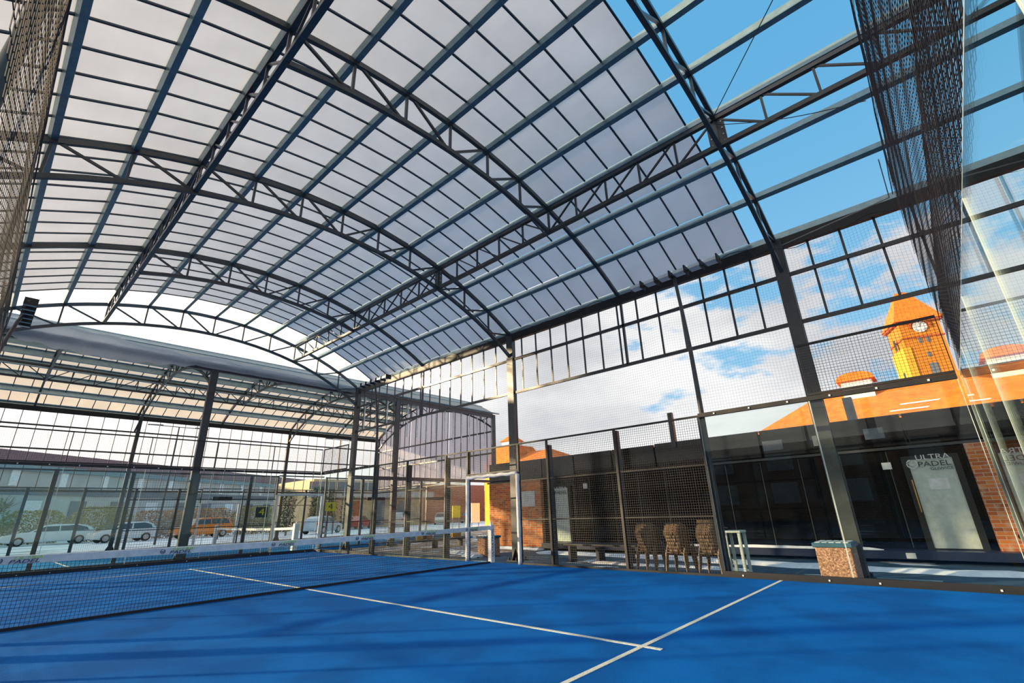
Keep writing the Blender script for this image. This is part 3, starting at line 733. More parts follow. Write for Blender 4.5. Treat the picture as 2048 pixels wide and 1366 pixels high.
for a, yy in ((11.7, 'near'), (21.7, 'street')):
    t = thing('gateway', 'white padded gate frame of the far court, %s side' % yy, 'gateway', (5, a, 0))
    for x in (4.0, 6.0): MB().tube([(x, a-.02, .0), (x, a-.02, 1.1), (x, a-.02, 2.22)], .06, 8).build('jamb_pad', 'white', t)
    MB().tube([(4.0, a-.02, 2.22), (5, a-.02, 2.24), (6.0, a-.02, 2.22)], .05, 8).build('lintel_pad', 'white', t)
    MB().beam((4, a, 3), (6, a, 3), .05).build('top_rail', 'steel', t)
court_net(5, 16.7, 'y', 4.9, 'white-topped net of the far court behind the end glass', cell=.09)
net_post(5, 11.75, 'white net post of far court, nearer one below the gate frame', 1.12, .10)
net_post(5, 21.65, 'white net post of far court, street side one by the orange car', 1.1, .08)
def sign(x, y, z, w, h, txt, m, tm, label, ts=.26):
    t = thing('number_sign', label, 'sign', (x, y, z))
    MB().box((x-w/2, y-.01, z-h/2), (x+w/2, y+.01, z+h/2)).build('plate', m, t)
    text_mesh(txt, ts, (x, y-.014, z), (1, 0, 0), (0, 0, 1), 'numeral', tm, t, thick=.002, xs=1.3)
sign(6.42, 11.655, 1.72, .50, .38, '4', 'yellow', 'slate', 'yellow sign with a black 4 on the far court fence', .36)
sign(3.46, 11.655, 1.55, .48, .40, '4', 'slate', 'yellow', 'dark sign with a yellow 4 left of far gate', .36)
for x, y, z, w, l in ((1.93, 11.64, 2.08, .68, 'above the orange car'), (8.75, 11.64, 2.05, 1.0, 'above the red car'), (12.5, 11.64, 2.05, 1.4, 'left of the yellow board')):
    t = MB().box((x-w/2, y-.02, z-.07), (x+w/2, y+.02, z+.07)).build('scoreboard', 'black'); tag(t, 'small black lettered strip sign on far fence '+l, 'sign')
for x, y, l in ((-5.1, 20, 'far left'), (15.2, 13, 'right side')): pass
# teal/orange bench boards between court and far right paving
t = thing('bench', 'low bench with teal, orange and red boards beyond the far net end', 'bench', (8.6, 7.3, 0))
for k, (m, a) in enumerate((('teal', 6.4), ('yellowwall', 7.0), ('roof_dark', 7.3), ('teal', 7.9), ('yellowwall', 8.9))):
    MB().box((a+1, 7.25, .28), (a+1.5, 7.31, .55)).build('board', m, t)
MB().box((7.3, 7.0, .20), (10.6, 7.5, .26)).build('seat', 'black', t)
for x in (7.5, 8.9, 10.3): MB().box((x, 7.1, -.085), (x+.07, 7.4, .20)).build('leg', 'black', t)
# snow and rubble on the ground between the courts
mb = MB()
for i in range(90):
    x = -4.6+6.5*random.random(); r = .03+.05*random.random(); c = Vector((x, 10.25+.3*random.random(), -.085+r*.5))
    mb.tube([c-Vector((r, 0, 0)), c-Vector((r*.5, 0, -r*.3)), c+Vector((r*.5, 0, r*.2)), c+Vector((r, 0, 0))], [r*.4, r, r*.9, r*.3], 6)
o = mb.build('snow_lumps', 'snow', smooth=True); tag(o, 'small lumps of dirty snow along the foot of the far glass', 'snow', kind='stuff')

# ------------------------------------------------------------------ black cabins on the right
CX = 10.0
def slab(name, label, cat, y0, y1, z0, z1, m, x0=CX, x1=CX+.3): 
    o = MB().box((x0, min(y0, y1), z0), (x1, max(y0, y1), z1)).build(name, m); tag(o, label, cat); return o
cab = thing('cabin_building', 'long low black cabin building behind the right side fence', 'building', (CX+1.5, -4, 0))
MB().box((CX+.05, -24, -.085), (CX+3, 5.0, 3.1)).build('body', 'clad', cab)
MB().box((CX-.55, -24, .0), (CX+.05, 1.9, .17)).build('step', 'plinth', cab)
MB().box((CX-.12, -24, 2.36), (CX+.05, 5.05, 2.42)).build('ledge', 'fascia', cab)
ys = [5.0, 3.6, 2.1, .6, -1.0, -2.6, -4.2, -5.8, -7.4, -9.0, -10.6, -12.2, -14]
for k in range(len(ys)-1):
    MB().box((CX-.06, ys[k+1]+.02, 2.44), (CX+.05, ys[k]-.02, 3.16+.02*(k > 4))).build('fascia_panel', 'fascia' if k < 3 else 'clad', cab, bevel=.02)
yy = 1.0
for k in range(11):
    if not (-9.8 < yy-.95 < -8.7 and False):
        pass
    MB().box((CX+.01, yy-.93, .2), (CX+.05, yy-.02, 2.34)).build('wall_panel', 'clad', cab)
    MB().box((CX-.0, yy-.02, .2), (CX+.06, yy, 2.34)).build('seam', 'fascia', cab)
    yy -= .95
for y, z, w in ((-6.1, 2.75, .5), (-7.3, 2.75, .45), (-8.4, 2.78, .4)):
    MB().box((CX-.07, y-w/2, z-.13), (CX-.055, y+w/2, z+.13)).build('window', 'grey_dark', cab)
for y0, y1, l in ((2.15, 4.9, 'brick pillar wall left of the cabins, white poster on it'), (-10.9, -9.92, 'narrow orange brick pillar right of the frosted door')):
    t = thing('brick_pillar', l, 'pillar', (CX-.05, (y0+y1)/2, 0))
    MB().box((CX-.14, y0, .0), (CX+.04, y1, 2.36)).build('brickwork', 'brick', t)
    if y0 > 0:
        MB().box((CX-.155, 2.45, 1.42), (CX-.14, 3.1, 1.98)).build('poster', 'whitepaint', t)
    else:
        MB().cyl((CX-.145, -10.3, .45), (1, 0, 0), .06, .03).build('vent', 'rubber', t)
def door(y0, y1, z0, z1, label, big):
    t = thing('door_leaf', label, 'door', (CX-.05, (y0+y1)/2, z0)); lo, hi = min(y0, y1), max(y0, y1)
    fr = MB(); fr.box((CX-.08, lo-.12, z0-.1), (CX, lo, z1+.08)).box((CX-.08, hi, z0-.1), (CX, hi+.12, z1+.08)).box((CX-.08, lo, z1), (CX, hi, z1+.08)).box((CX-.08, lo, z0-.1), (CX, hi, z0)); fr.build('frame', 'black', t)
    MB().box((CX-.06, lo, z0), (CX-.02, hi, z1)).build('pane', 'frost', t)
    h = MB()
    yh = hi+.03
    h.tube([(CX-.16, yh, z0+.75), (CX-.16, yh, z0+1.45)], .014, 8).beam((CX-.16, yh, z0+.85), (CX-.06, yh, z0+.85), .02).beam((CX-.16, yh, z0+1.35), (CX-.06, yh, z0+1.35), .02)
    h.build('handle', 'gold' if big else 'galvlight', t)
    yc = (lo+hi)/2; xd, yd = (0, -1, 0), (0, 0, 1)
    w = hi-lo; x = CX-.088
    if big:
        logo((x, hi-.06, z1-.10), xd, yd, .105, 'emblem', 'whitepaint', t)
        text_mesh('ULTRA', .16, (x-.005, yc-.06, z1+.03), xd, yd, 'lettering', 'whitepaint', t, xs=1.25)
        text_mesh('PADEL', .16, (x-.005, yc-.06, z1-.12), xd, yd, 'lettering', 'slate', t, xs=1.25)
        text_mesh('GLIWICE', .085, (x-.005, yc-.17, z1-.23), xd, yd, 'lettering', 'slate', t, xs=1.2)
        MB().box((CX-.065, yc-.2, z0+1.22), (CX-.061, yc+.14, z0+1.46)).build('notice', 'whitepaint', t)
    else:
        text_mesh('ULTRA', .16, (x-.02, yc, z1-.03), xd, yd, 'lettering', 'whitepaint', t, xs=1.2)
        text_mesh('PADEL', .16, (x-.005, yc, z1-.17), xd, yd, 'lettering', 'slate', t, xs=1.2)
door(-8.88, -9.66, .20, 2.10, 'frosted glass door with long handle and club lettering', True)
door(1.55, .95, .20, 2.02, 'narrow frosted door seen through the wire fence', False)
slab('notice_plate', 'small white notice plate on black wall left of the frosted door', 'sign', -8.55, -8.37, 1.92, 2.08, 'whitepaint', CX-.03, CX)
slab('notice_plate', 'white card on the black wall right of the narrow far door', 'sign', .28, .12, 1.95, 2.12, 'whitepaint', CX-.03, CX)
slab('socket_box', 'white box low on the step left of the frosted door', 'box', -8.55, -8.38, .02, .13, 'whitepaint', CX-.6, CX-.55)
o = MB().beam((CX-.03, -5.2, 3.0), (CX-.03, -5.2, 4.1), .14).build('chimney_pipe', 'fascia'); o.location = (0, 1.9, 0); tag(o, 'stub flue pipe sticking up from the cabin roof', 'pipe')
o = MB().beam((CX+1.5, -7.9, 3.1), (CX+1.5, -7.9, 4.0), .22).build('roof_vent', 'grey_dark'); tag(o, 'grey vent stack on cabin roof in front of the orange building', 'pipe')

# bins
def stone_bin(x0, y0, x1, y1, h, label):
    t = thing('waste_bin', label, 'bin', ((x0+x1)/2, (y0+y1)/2, -.085))
    MB().box((x0, y0, -.085), (x1, y1, h)).build('body', 'pebble', t, bevel=.012)
    MB().box((x0-.03, y0-.03, h), (x1+.03, y1+.03, h+.07)).build('lid', 'bluebeam', t, bevel=.008)
    for k in range(5): MB().box((x0+.03, y0+.02+k*(y1-y0)/5, h+.07), (x1-.03, y0+(k+1)*(y1-y0)/5-.01, h+.08)).build('lid_slab', 'galvlight', t)
    return t
stone_bin(5.55, -7.98, 6.15, -7.45, .50, 'square pebble-dash bin just outside the right glass')
stone_bin(6.9, 2.0, 7.4, 2.55, .46, 'brown pebble-dash bin left of the net post')

# chairs
def arc_pts(c, r, a0, a1, n, z): return [(c[0]+r*math.cos(R_(a0+(a1-a0)*i/n)), c[1]+r*math.sin(R_(a0+(a1-a0)*i/n)), z) for i in range(n+1)]
def make_chair(x, y, z, label, grp):
    """back towards -x"""
    t = thing('stacking_chair', label, 'chair', (x, y, z), grp)
    # shell back: curved sheet wrapping round the sitter
    mb = MB(); rows = []
    for j in range(7):
        a = j/6; zz = z+.42+.42*a; row = []
        for i in range(13):
            b = -1+2*i/12
            hw = .215+.045*a
            yy = y+hw*b; depth = .20*max(0, abs(b)-.45)/.55*abs(b)
            xx = x-.20-.10*a+depth*1.2
            lift = -.13*max(0, abs(b)-.74)/.26*a
            row.append(Vector((xx, yy, zz+lift)))
        rows.append(row)
    for j in range(6):
        for i in range(12): mb.add([rows[j][i], rows[j][i+1], rows[j+1][i+1], rows[j+1][i]], [(0, 1, 2, 3)])
    bk = mb.build('backrest', 'chair', t, smooth=True); s = bk.modifiers.new('thick', 'SOLIDIFY'); s.thickness = .008
    MB().tube(rows[6]+[rows[6][-1]+Vector((.24, 0, -.03))], .012, 6).build('rim', 'chair', t, smooth=True)
    MB().tube([rows[6][0], rows[6][0]+Vector((.24, 0, -.03))], .012, 6).build('armrest', 'chair', t, smooth=True)
    mb = MB(); mb.poly([(x-.19, y-.18), (x-.10, y-.20), (x+.20, y-.21), (x+.24, y-.17), (x+.24, y+.17), (x+.20, y+.21), (x-.10, y+.20), (x-.19, y+.18)], 'z', z+.405, z+.44)
    mb.build('seat', 'chair', t, bevel=.01)
    for sx, sy in ((-1, -1), (-1, 1), (1, -1), (1, 1)):
        px, py = x+sx*.20, y+sy*.19
        MB().tube([(px, py, z+.42), (px+sx*.02, py+sy*.02, z+.2), (px+sx*.04, py+sy*.035, z+.0)], [.026, .022, .017], 6).build('leg', 'chair', t)
    return t
first = None
stacks = ((-4.20, 4, 'left'), (-4.88, 4, 'middle'), (-5.58, 5, 'right'))
for y, n, w in stacks:
    for k in range(n):
        lab = 'taupe plastic chair, %s, in the %s of three stacks outside fence' % (['bottom one', 'second from the bottom', 'third from the bottom', 'fourth from the bottom', 'topmost of five'][k] if n == 5 or k < 3 else 'topmost of four', w+'most' if w != 'middle' else 'middle')
        loc = (5.70+k*.036, y, -.085+k*.05)
        if first is None: first = make_chair(*loc, lab, 'stacked chairs')
        else:
            c = copy_tree(first, loc, lab)
# side table
t = thing('side_table', 'pale plastic side table between the chair stacks and pebble bin', 'table', (5.8, -6.0, -.085))
MB().box((5.6, -6.22, .72), (5.98, -5.88, .76)).build('table_top', 'frost', t, bevel=.01)
for a, b in ((5.64, -6.18), (5.94, -6.18), (5.64, -5.92), (5.94, -5.92)): MB().beam((a, b, -.085), (a, b, .72), .05).build('leg', 'frost', t)
# picnic bench outside
t = thing('bench', 'black slatted bench beyond the fence in front of the narrow door', 'bench', (6.9, -1.5, -.085))
MB().box((6.7, -3.3, .33), (7.1, -1.1, .37)).build('seat', 'black', t)
for y in (-3.1, -2.2, -1.3): MB().box((6.75, y, -.085), (7.05, y+.08, .33)).build('leg', 'black', t)

# ------------------------------------------------------------------ wires
def cable(pts, label, r=.006, m='black', n=14, sag=.0):
    a, b = Vector(pts[0]), Vector(pts[1])
    o = MB().tube([a.lerp(b, i/n)-Vector((0, 0, sag*math.sin(math.pi*i/n))) for i in range(n+1)], r, 6).build('cable', m); tag(o, label, 'cable')
cable([(3.2, -7.85, 8.15), (-3.2, -14, 8.6)], 'thin black cable rising from truss node to the top edge of photo', r=.008)
cable([(3.2, -7.9, 8.05), (2.6, -10.0, 6.6)], 'thin cable from truss node across to the black net', r=.007, sag=.1)
cable([(5.9, -8.1, 6.5), (5.0, -9.98, 6.25)], 'white tension rope from the column top to the net corner', r=.012, m='rope')
cable([(5.0, -9.98, 6.25), (3.9, -9.97, 6.4)], 'grey rope continuing along the net top', r=.008, m='rope')
# ------------------------------------------------------------------ orange building with clock tower
b = thing('brick_building', 'long building with bright orange hipped roof right of the columns', 'building', (38, -22, 0))
x0, x1, xr, y0, y1 = 34.0, 46.0, 40.0, 1.2, -60.
MB().box((x0+.5, y1+.5, -.07), (x1-.5, y0-.5, 5.9)).build('walls', 'towerbrick', b)
rf = MB().add([(x0, y0, 5.9), (x0, y1, 5.9), (x1, y1, 5.9), (x1, y0, 5.9), (xr, y0-5, 9.6), (xr, y1, 9.6)], [(0, 1, 5, 4), (2, 3, 4, 5), (0, 4, 3), (1, 2, 5), (0, 3, 2, 1)]).build('roof', 'roof', b)
MB().beam((x0+.6, y0-.4, 6.35), (x0+.6, y1, 6.35), .12, .14).build('gutter', 'fascia', b)
MB().beam((x0-.02, y0, 5.88), (x0-.02, y1, 5.88), .14, .14).build('gutter', 'grey_dark', b)
gy = -12.0
MB().add([(x0-.6, gy+3.6, 5.8), (x0-.6, gy-3.6, 5.8), (x0-.6, gy, 7.9), (xr-2, gy, 7.9), (x0+1, gy+3.6, 5.8), (x0+1, gy-3.6, 5.8)], [(0, 1, 2), (0, 2, 3, 4), (1, 5, 3, 2), (0, 4, 5, 1), (4, 3, 5)]).build('gable_roof', 'roof', b)
for y, s in ((-6.0, 1.), (-17.2, 1.3)):
    d = MB().box((38.0, y-.95*s, 8.2), (39.5, y+.95*s, 9.75)).build('dormer', 'whitepaint', b)
    mb = MB(); n = 10
    pr = [(y+math.cos(math.pi*i/n)*1.2*s, 9.7+math.sin(math.pi*i/n)**.8*.62*s) for i in range(n+1)]
    mb.poly(pr, 'x', 37.7, 39.9); mb.build('dormer_roof', 'roof' if s == 1. else 'roof_dark', d)
for y in (-9.4, -13.3, -15.0): 
    MB().box((x0+2.0, y-1.2, 7.18), (x0+2.3, y+1.2, 7.26)).build('snow_strip', 'snow', b)
for y in (-8.6, -10.6): MB().box((x0+1.2, y-1.0, 6.70), (x0+1.5, y+1.0, 6.78)).build('snow_strip', 'snow', b)
# tower
TC = Vector((82.1, -10.7, 0)); ang = R_(20)
tw = thing('clock_tower', 'orange brick clock tower with pointed tiled roof above the buildings', 'tower', TC)
def T(x, y, z): return TC+Vector((x*math.cos(ang)-y*math.sin(ang), x*math.sin(ang)+y*math.cos(ang), z))
def rot_box(a, c, name, m, par):
    vs = [T(x, y, z) for z in (a[2], c[2]) for x, y in ((a[0], a[1]), (c[0], a[1]), (c[0], c[1]), (a[0], c[1]))]
    return MB().add(vs, [(0, 3, 2, 1), (4, 5, 6, 7), (0, 1, 5, 4), (1, 2, 6, 5), (2, 3, 7, 6), (3, 0, 4, 7)]).build(name, m, par)
H = 2.35
rot_box((-H, -H, -.07), (H, H, 24.9), 'shaft', 'towerbrick', tw)
rot_box((-H-.12, -H-.12, 22.4), (H+.12, H+.12, 22.6), 'string_course', 'roof_dark', tw)
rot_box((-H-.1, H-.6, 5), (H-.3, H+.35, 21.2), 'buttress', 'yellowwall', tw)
rot_box((-H-.4, -H-.4, 24.7), (H+.4, H+.4, 25.1), 'cornice', 'roof_dark', tw)
k_ = H+.55
mb = MB(); pts = [T(-k_, -k_, 25.0), T(k_, -k_, 25.0), T(k_, k_, 25.0), T(-k_, k_, 25.0), T(0, -.7, 30.3), T(0, .7, 30.3)]
mb.add(pts, [(0, 3, 5, 4), (1, 4, 5, 2), (0, 4, 1), (2, 5, 3), (0, 1, 2, 3)]); mb.build('spire_roof', 'roof', tw)
MB().tube([T(0, 0, 30.2), T(0, 0, 30.9), T(0, 0, 32.2)], [.2, .09, .04], 6).build('finial', 'bluebeam', tw)
xd = (T(0, -1, 0)-T(0, 0, 0)).normalized(); nrm = (T(-1, 0, 0)-T(0, 0, 0)).normalized()
ck = MB().cyl(T(-H-.06, 0, 24.0), nrm, .82, .14, 28).build('clock_face', 'clock', tw)
mb = MB(); ring(mb, T(-H-.1, 0, 24.0), xd, (0, 0, 1), 1.0, 1.25, -10, 190, 20, .1); mb.build('clock_arch', 'roof_dark', tw)
hub = T(-H-.15, 0, 24.0)
h = MB(); h.beam(hub, hub+xd*.2+Vector((0, 0, .55)), .08, .03).beam(hub, hub-xd*.42+Vector((0, 0, .15)), .09, .03)
for k in range(12):
    a = R_(30*k); dv = xd*math.sin(a)+Vector((0, 0, math.cos(a))); h.beam(hub+dv*.6, hub+dv*.76, .07, .03)
h.build('clock_hands', 'slate', ck)
for y, z, w_, hh in ((.45, 22.95-.9, .42, .8), (-.45, 22.05, .42, .8), (0, 19.9, .4, .7), (-.1, 17.9, .95, 1.5)):
    rot_box((-H-.06, y-w_/2, z-hh/2), (-H+.05, y+w_/2, z+hh/2), 'window', 'grey_dark', tw)
for z in (21.4, 16.6):
    rot_box((-.5, H+.3, z), (-.1, H+.4, z+1.5), 'slit_window', 'slate', tw)
# orange house left
b = thing('brick_house', 'small orange-roofed house with cupola seen left of the gateway column', 'house', (33, 21, 0))
MB().box((30, 17.6, -.07), (38, 25.6, 5.6)).build('walls', 'yellowwall', b)
MB().add([(29.8, 17.0, 5.6), (29.8, 22.0, 5.6), (38, 22, 5.6), (38, 17, 5.6), (33, 19.2, 7.0), (33, 22.0, 7.0)], [(0, 1, 5, 4), (2, 3, 4, 5), (0, 4, 3), (1, 2, 5), (0, 3, 2, 1)]).build('roof', 'roof', b)
MB().add([(30, 21.6, 5.4), (30, 25.9, 5.4), (36, 25.9, 5.4), (36, 21.6, 5.4), (31, 22.4, 7.6), (31, 25.2, 7.6), (34, 25.2, 7.6), (34, 22.4, 7.6)], [(0, 1, 5, 4), (1, 2, 6, 5), (2, 3, 7, 6), (3, 0, 4, 7), (4, 5, 6, 7), (0, 3, 2, 1)]).build('roof', 'roof', b)
cp = MB().box((31.3, 22.9, 7.5), (32.9, 24.3, 8.1)).build('cupola', 'whitepaint', b)
MB().add([(31.1, 22.7, 8.1), (33.1, 22.7, 8.1), (33.1, 24.5, 8.1), (31.1, 24.5, 8.1), (32.1, 23.6, 8.9)], [(0, 1, 4), (1, 2, 4), (2, 3, 4), (3, 0, 4), (0, 3, 2, 1)]).build('cupola_roof', 'roof', cp)
# timber-clad block and brick block behind the second canopy
b = thing('timber_block', 'orange timber-clad block behind the gateway, beyond the cars', 'building', (52, 38, 0))
MB().box((50, 36, -.07), (60, 46, 5.8)).build('walls', 'wood', b)
for k in range(9): MB().box((49.93, 36.4+1.05*k, .2), (50, 36.8+1.05*k, 5.7)).build('slat', ('yellowwall', 'roof_dark', 'wood')[k % 3], b)
b = thing('brick_block', 'red brick block behind the silver car', 'building', (50, 60, 0))
MB().box((40, 50, -.07), (54, 64, 5.6)).build('walls', 'redbrick', b)
# ------------------------------------------------------------------ industrial building along the street
b = thing('factory_building', 'long pale metal-clad factory with mauve roof edge across the street', 'building', (-12, 50, 0))
dv = Vector((.84, .55, 0)).normalized(); nv = Vector((.55, -.84, 0)).normalized(); O = Vector((-25, 41, 0))
def ob(u0, u1, d0, d1, z0, z1, name, m):
    vs = [O+dv*u+nv*d+Vector((0, 0, z)) for z in (z0, z1) for u, d in ((u0, d0), (u1, d0), (u1, d1), (u0, d1))]
    return MB().add(vs, [(0, 3, 2, 1), (4, 5, 6, 7), (0, 1, 5, 4), (1, 2, 6, 5), (2, 3, 7, 6), (3, 0, 4, 7)]).build(name, m, b)
ob(0, 100, -16, 0, -.07, 7.0, 'walls', 'grey_render')
ob(0, 100, -16, .1, 7.0, 8.2, 'roof_edge', 'mauve')
ob(0, 100, 0, .35, 6.4, 6.9, 'canopy', 'galv')
ob(0, 100, 0, .08, 4.2, 4.9, 'window_band', 'grey_dark')
for k in range(22): ob(2+4.4*k, 3.6+4.4*k, 0, .12, .3, 3.7, 'window', 'grey_dark' if k % 3 else 'galvlight')
for k in range(22): ob(0.3+4.4*k, 1.0+4.4*k, 0, .10, 5.0, 6.4, 'pier', 'galvlight')
# second street building (right), pale
b2 = thing('office_building', 'pale office block with balcony band behind the blue car', 'building', (28, 50, 0))
MB().box((22, 46, -.07), (38, 56, 5.6)).build('walls', 'tan', b2)
MB().box((21, 44.9, 3.5), (39, 46, 4.2)).build('balcony', 'grey_render', b2)
MB().box((21.5, 45.9, 4.4), (38.5, 46, 5.3)).build('window_band', 'grey_dark', b2)
for x in (23, 26.5, 30, 33.5): MB().box((x, 45.9, .2), (x+1.8, 46, 3.1)).build('window', 'roof_dark' if x == 26.5 else 'grey_dark', b2)

# block opposite the cabins, seen only as a reflection in the glass
b = thing('brick_block', 'dark brick block west of the court, seen only as a reflection in the glass', 'building', (-30, 0, 0))
MB().box((-38, -60, -.07), (-27, 26, 5.6)).build('walls', 'redbrick', b)
for k in range(19):
    for z in (1.2, 3.6): MB().box((-27, -58+4.4*k, z), (-26.9, -56.2+4.4*k, z+1.5)).build('window', 'galvlight', b)
# ------------------------------------------------------------------ cars
def car(x, y, hd, paint, label, L=4.2, H=1.48, kind='hatch'):
    """profile drawn along local x, nose at +x"""
    t = thing('car', label, 'car', (x, y, -.06)); c, s = math.cos(hd), math.sin(hd)
    G = lambda a, w_, z: Vector((x+a*c-w_*s, y+a*s+w_*c, z-.06))
    k = L/4.2; kh = H/1.48
    body = [(2.05, .32), (2.1, .55), (1.98, .74), (1.2, .92), (.95, .96), (-1.9, .98), (-2.06, .90), (-2.1, .5), (-2.05, .30), (-1.7, .24), (1.7, .24)]
    top = {'hatch': [(1.0, .93), (.30, 1.40), (-.1, 1.47), (-1.2, 1.46), (-1.75, 1.28), (-2.02, .95)],
           'suv': [(1.0, .93), (.55, 1.38), (.2, 1.46), (-1.5, 1.47), (-1.85, 1.32), (-2.02, .95)],
           'sedan': [(1.0, .93), (.30, 1.36), (-.1, 1.42), (-.9, 1.40), (-1.5, 1.12), (-1.9, .96)]}[kind]
    def ext(prof, w0, w1, name, m, par, zc_=None):
        n = len(prof); mb = MB(); ww = lambda z: w0+(w1-w0)*max(0, (z-.9))/.55
        vs = [G(a*k, ww(z), z*kh) for a, z in prof]+[G(a*k, -ww(z), z*kh) for a, z in prof]
        mb.add(vs, [tuple(range(n)), tuple(range(2*n-1, n-1, -1))]+[(i, i+n, (i+1) % n+n, (i+1) % n) for i in range(n)])
        return mb.build(name, m, par, bevel=.04 if m == paint else 0)
    ext(body, .86, .86, 'body', paint, t); ext(top, .80, .62, 'cabin', paint, t)
    # side glass slightly proud
    gl = {'hatch': [(.80, .98), (.28, 1.33), (-1.15, 1.38), (-1.60, 1.22), (-1.72, 1.0)], 'suv': [(.85, .98), (.50, 1.32), (-1.45, 1.38), (-1.72, 1.25), (-1.80, 1.0)], 'sedan': [(.80, .98), (.28, 1.30), (-.9, 1.33), (-1.35, 1.10), (-1.45, 1.0)]}[kind]
    for sg in (-1, 1):
        mb = MB(); ww = lambda z: .80+(.62-.80)*max(0, (z-.9))/.55
        for sx0, sx1 in ((0, 1),):
            vs = [G(a*k, sg*(ww(z)+.012), z*kh) for a, z in gl]; mb.add(vs, [tuple(range(len(gl)))])
        mb.build('side_window', 'carglass', t)
        MB().beam(G(-.35*k, sg*.80, .98*kh), G(-.35*k, sg*.64, 1.40*kh), .06).build('pillar', paint, t)
    a0, a1 = top[0], top[1]
    mb = MB(); mb.add([G(a*k+.02, w_, z*kh) for a, z, w_ in ((a0[0]-.05, a0[1]+.04, .74), (a1[0]+.04, a1[1]-.03, .60), (a1[0]+.04, a1[1]-.03, -.60), (a0[0]-.05, a0[1]+.04, -.74))], [(0, 1, 2, 3)]); mb.build('windscreen', 'carglass', t)
    for a in (1.32, -1.32):
        for sg in (-1, 1):
            w_ = MB().cyl(G(a*k, sg*.80, .32), (-s, c, 0), .32, .20, 20).build('wheel', 'rubber', t)
            MB().cyl(G(a*k, sg*.905, .32), (-s, c, 0), .20, .02, 14).build('hubcap', 'alloy', w_)
    for sg in (-1, 1):
        MB().beam(G(-2.05*k, sg*.72, .72), G(-2.05*k, sg*.72, .95), .16).build('tail_lamp', 'redlamp', t)
        MB().beam(G(2.0*k, sg*.66, .62), G(1.92*k, sg*.66, .74), .16).build('headlamp', 'clock', t)
paints = {'car_white': (.70, .72, .72), 'car_orange': (.72, .20, .02), 'car_blue': (.35, .48, .58), 'car_red': (.50, .05, .05), 'car_silver': (.45, .50, .56), 'car_dark': (.05, .10, .14), 'car_pale': (.60, .66, .66)}
for k_, v in paints.items(): MT[k_] = mat(k_+'_paint', v, .25, coat=.5, noise=(2, .05))
HD = math.pi+.12
car(.1, 44.2, HD, 'car_white', 'white estate car at the far left, partly behind glass reflections', L=5.6, H=1.5)
car(4.3, 41.2, HD, 'car_white', 'white hatchback between the far left car and thick column', H=1.52)
car(9.9, 41.3, HD, 'car_orange', 'orange off-road car behind the thick column', H=1.68, kind='suv', L=4.6)
car(17.3, 33.6, .55, 'car_blue', 'pale blue hatchback seen through the far gate frame', L=3.9)
car(25.9, 42.0, .7, 'car_red', 'red car right of the yellow number sign', kind='sedan')
car(30.8, 41.2, .8, 'car_silver', 'silver off-road car right of the corner column', kind='suv', H=1.65)
car(38.4, 42.5, .9+math.pi, 'car_pale', 'white hatchback nearest to the timber block')
car(43.9, 43.3, .9, 'car_dark', 'dark blue car left of the gateway', kind='sedan')

# ------------------------------------------------------------------ vegetation
def blob_cloud(name, label, cat, c, size, n, r, m, thing_parent=None, group=None, cone=False):
    mb = MB(); c = Vector(c)
    for i in range(n):
        u, v, w_ = random.uniform(-1, 1), random.uniform(-1, 1), random.random()
        k = (1-w_)*.9+.1 if cone else math.sqrt(max(0.05, 1-(w_*1.0-.45)**2*2.2))
        p = c+Vector((u*size[0]*k, v*size[1]*k, w_*size[2]))
        a = Vector((random.uniform(-1, 1), random.uniform(-1, 1), random.uniform(-.6, 1))).normalized()*r*random.uniform(.6, 1.5); q = a.orthogonal().normalized()*r*random.uniform(.3, .8)
        mb.add([p-a, p+q, p+a, p-q], [(0, 1, 2, 3)])
    o = mb.build(name, m, thing_parent)
    if not thing_parent: tag(o, label, cat, group)
    return o
def bush(x, y, w_, h, m, label, name='bush', cat='bush', n=3200, r=.085):
    t = thing(name, label, cat, (x, y, -.06))
    blob_cloud('foliage', None, None, (x, y, .0), (w_, w_*.5, h), n, r, m, t)
    MB().tube([(x, y, -.06), (x+.05, y, h*.6)], [.06, .02], 5).build('stem', 'bark', t)
veg = [(-4.6, 47.5, 2.6, 3.6, 'hedge', 'green hedge bush at the far left behind the white car'), (-.6, 48.5, 2.2, 2.6, 'bush', 'olive bush behind the white estate car'), (3.4, 46, 2.2, 2.8, 'bush', 'olive bush between the two white cars'), (7.5, 45.5, 2.4, 2.4, 'brush', 'reddish dry shrub behind the white hatchback'),
       (11.5, 45, 2.3, 2.5, 'brush', 'reddish dry shrub left of the thick column'), (15.6, 45, 2.2, 2.6, 'bush', 'olive shrub behind the orange car'), (22.5, 44.5, 1.3, 2.6, 'brush', 'bare red shrub behind the pale blue car')]
for a in veg: bush(*a)
for x, y, h, l in ((19.4, 39.2, 4.2, 'dark cypress left of the far gate frame'), (21.1, 39.8, 4.0, 'dark cypress inside the far gate frame'), (17.2, 41, 3.8, 'dark cypress behind the dark number sign'), (23.0, 39.6, 4.0, 'dark cypress right of the far gate jamb')):
    t = thing('cypress', l, 'tree', (x, y, -.06)); blob_cloud('foliage', None, None, (x, y, .1), (.62, .62, h), 900, .12, 'cypress', t, cone=False); MB().tube([(x, y, -.06), (x, y, h*.7)], .05, 5).build('trunk', 'bark', t)
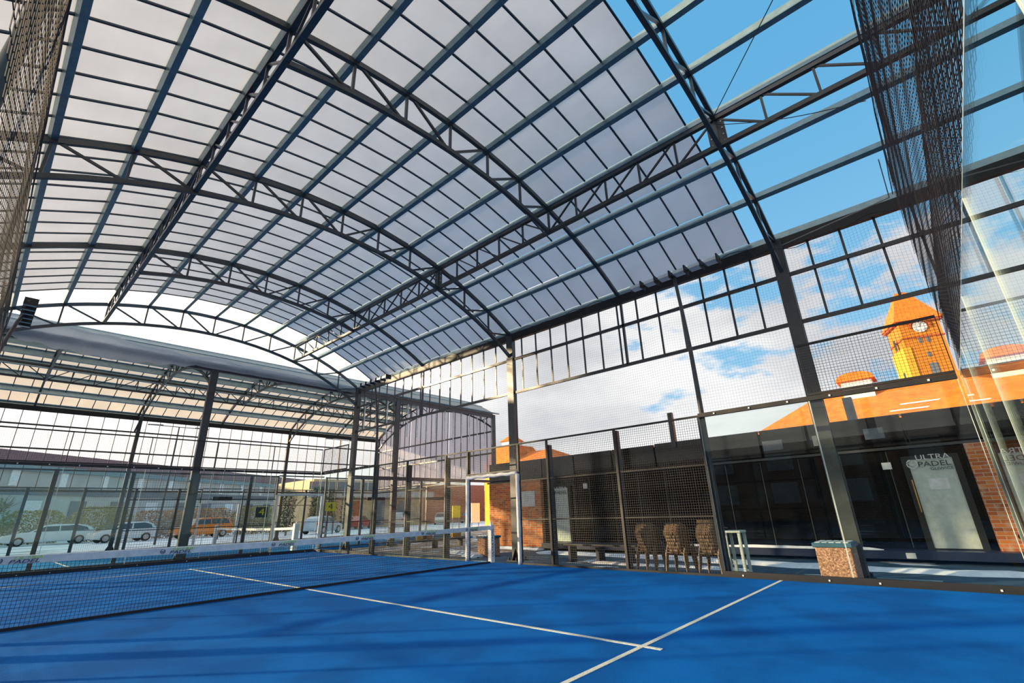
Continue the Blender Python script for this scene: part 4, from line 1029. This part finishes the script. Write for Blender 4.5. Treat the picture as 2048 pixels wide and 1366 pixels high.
def bare_tree(x, y, h, label, m='bark', lean=0.):
    t = thing('bare_tree', label, 'tree', (x, y, -.06)); mb = MB()
    def br(p, d, L, r, lv):
        q = p+d*L; mb.tube([p, p.lerp(q, .5)+Vector((random.uniform(-.05, .05)*L, 0, 0)), q], [r, r*.8, r*.6], 5)
        if lv:
            for k in range(4 if lv > 1 else 3):
                e = (d+Vector((random.uniform(-.8, .8), random.uniform(-.8, .8), random.uniform(-.1, .5)))).normalized(); br(p.lerp(q, random.uniform(.5, 1)), e, L*random.uniform(.55, .75), r*.5, lv-1)
    br(Vector((x, y, -.06)), Vector((lean, 0, 1)).normalized(), h*.38, .07*h/4, 3); mb.build('branches', m, t, smooth=True)
for a in ((13.8, 33.0, 4.6, 'bare tree right of the orange car', 'bark', .1), (22.6, 30.5, 4.8, 'bare tree in front of the red car'), (9.0, 34, 3.6, 'bare young tree behind the thick column'), (55, 45.5, 4.6, 'bare tree left of the brick pillar'), (-3.5, 36, 5., 'bare tree at the far left'), (46.5, 41.5, 4.4, 'pale snowy-crowned tree by the gateway')): bare_tree(*a)
t = thing('snowy_tree', 'small tree with a rounded white crown beyond the gateway', 'tree', (44, 36, -.06)); blob_cloud('crown', None, None, (44, 36, 2.4), (1.3, 1.3, 1.6), 800, .16, 'mauve', t); MB().tube([(44, 36, -.06), (44, 36, 3)], .12, 6).build('trunk', 'whitepaint', t)
# street lamps
def lamp(x, y, h, label, w_=1.6):
    t = thing('street_lamp', label, 'street lamp', (x, y, -.06))
    MB().tube([(x, y, -.06), (x, y, h)], [.07, .045], 8).build('pole', 'steel', t)
    MB().beam((x-w_, y, h), (x+w_, y, h), .05).build('arm', 'steel', t)
    for s in (-1, 1): MB().beam((x+s*w_*.6, y, h+.04), (x+s*w_*1.15, y, h), .22, .06).build('lamp_head', 'grey_dark', t)
lamp(4.1, 30, 7.6, 'double-armed street lamp at left against white sky')
lamp(16.9, 31, 7.9, 'double-armed street lamp near the far right corner', 1.3)
# boards
for x, y, z0, z1, w_, m, l in ((24.5, 23.6, .9, 1.9, .9, 'yellow', 'yellow board on the end of far court behind posts'), (31, 28, .3, 2.2, 1.2, 'whitepaint', 'white board right of the yellow board')):
    t = thing('notice_board', l, 'board', (x, y, 0)); MB().box((x-w_/2, y, z0), (x+w_/2, y+.05, z1)).build('panel', m, t)
    for s in (-1, 1): MB().beam((x+s*w_*.4, y+.07, -.08), (x+s*w_*.4, y+.07, z1), .05).build('leg', 'steel', t)
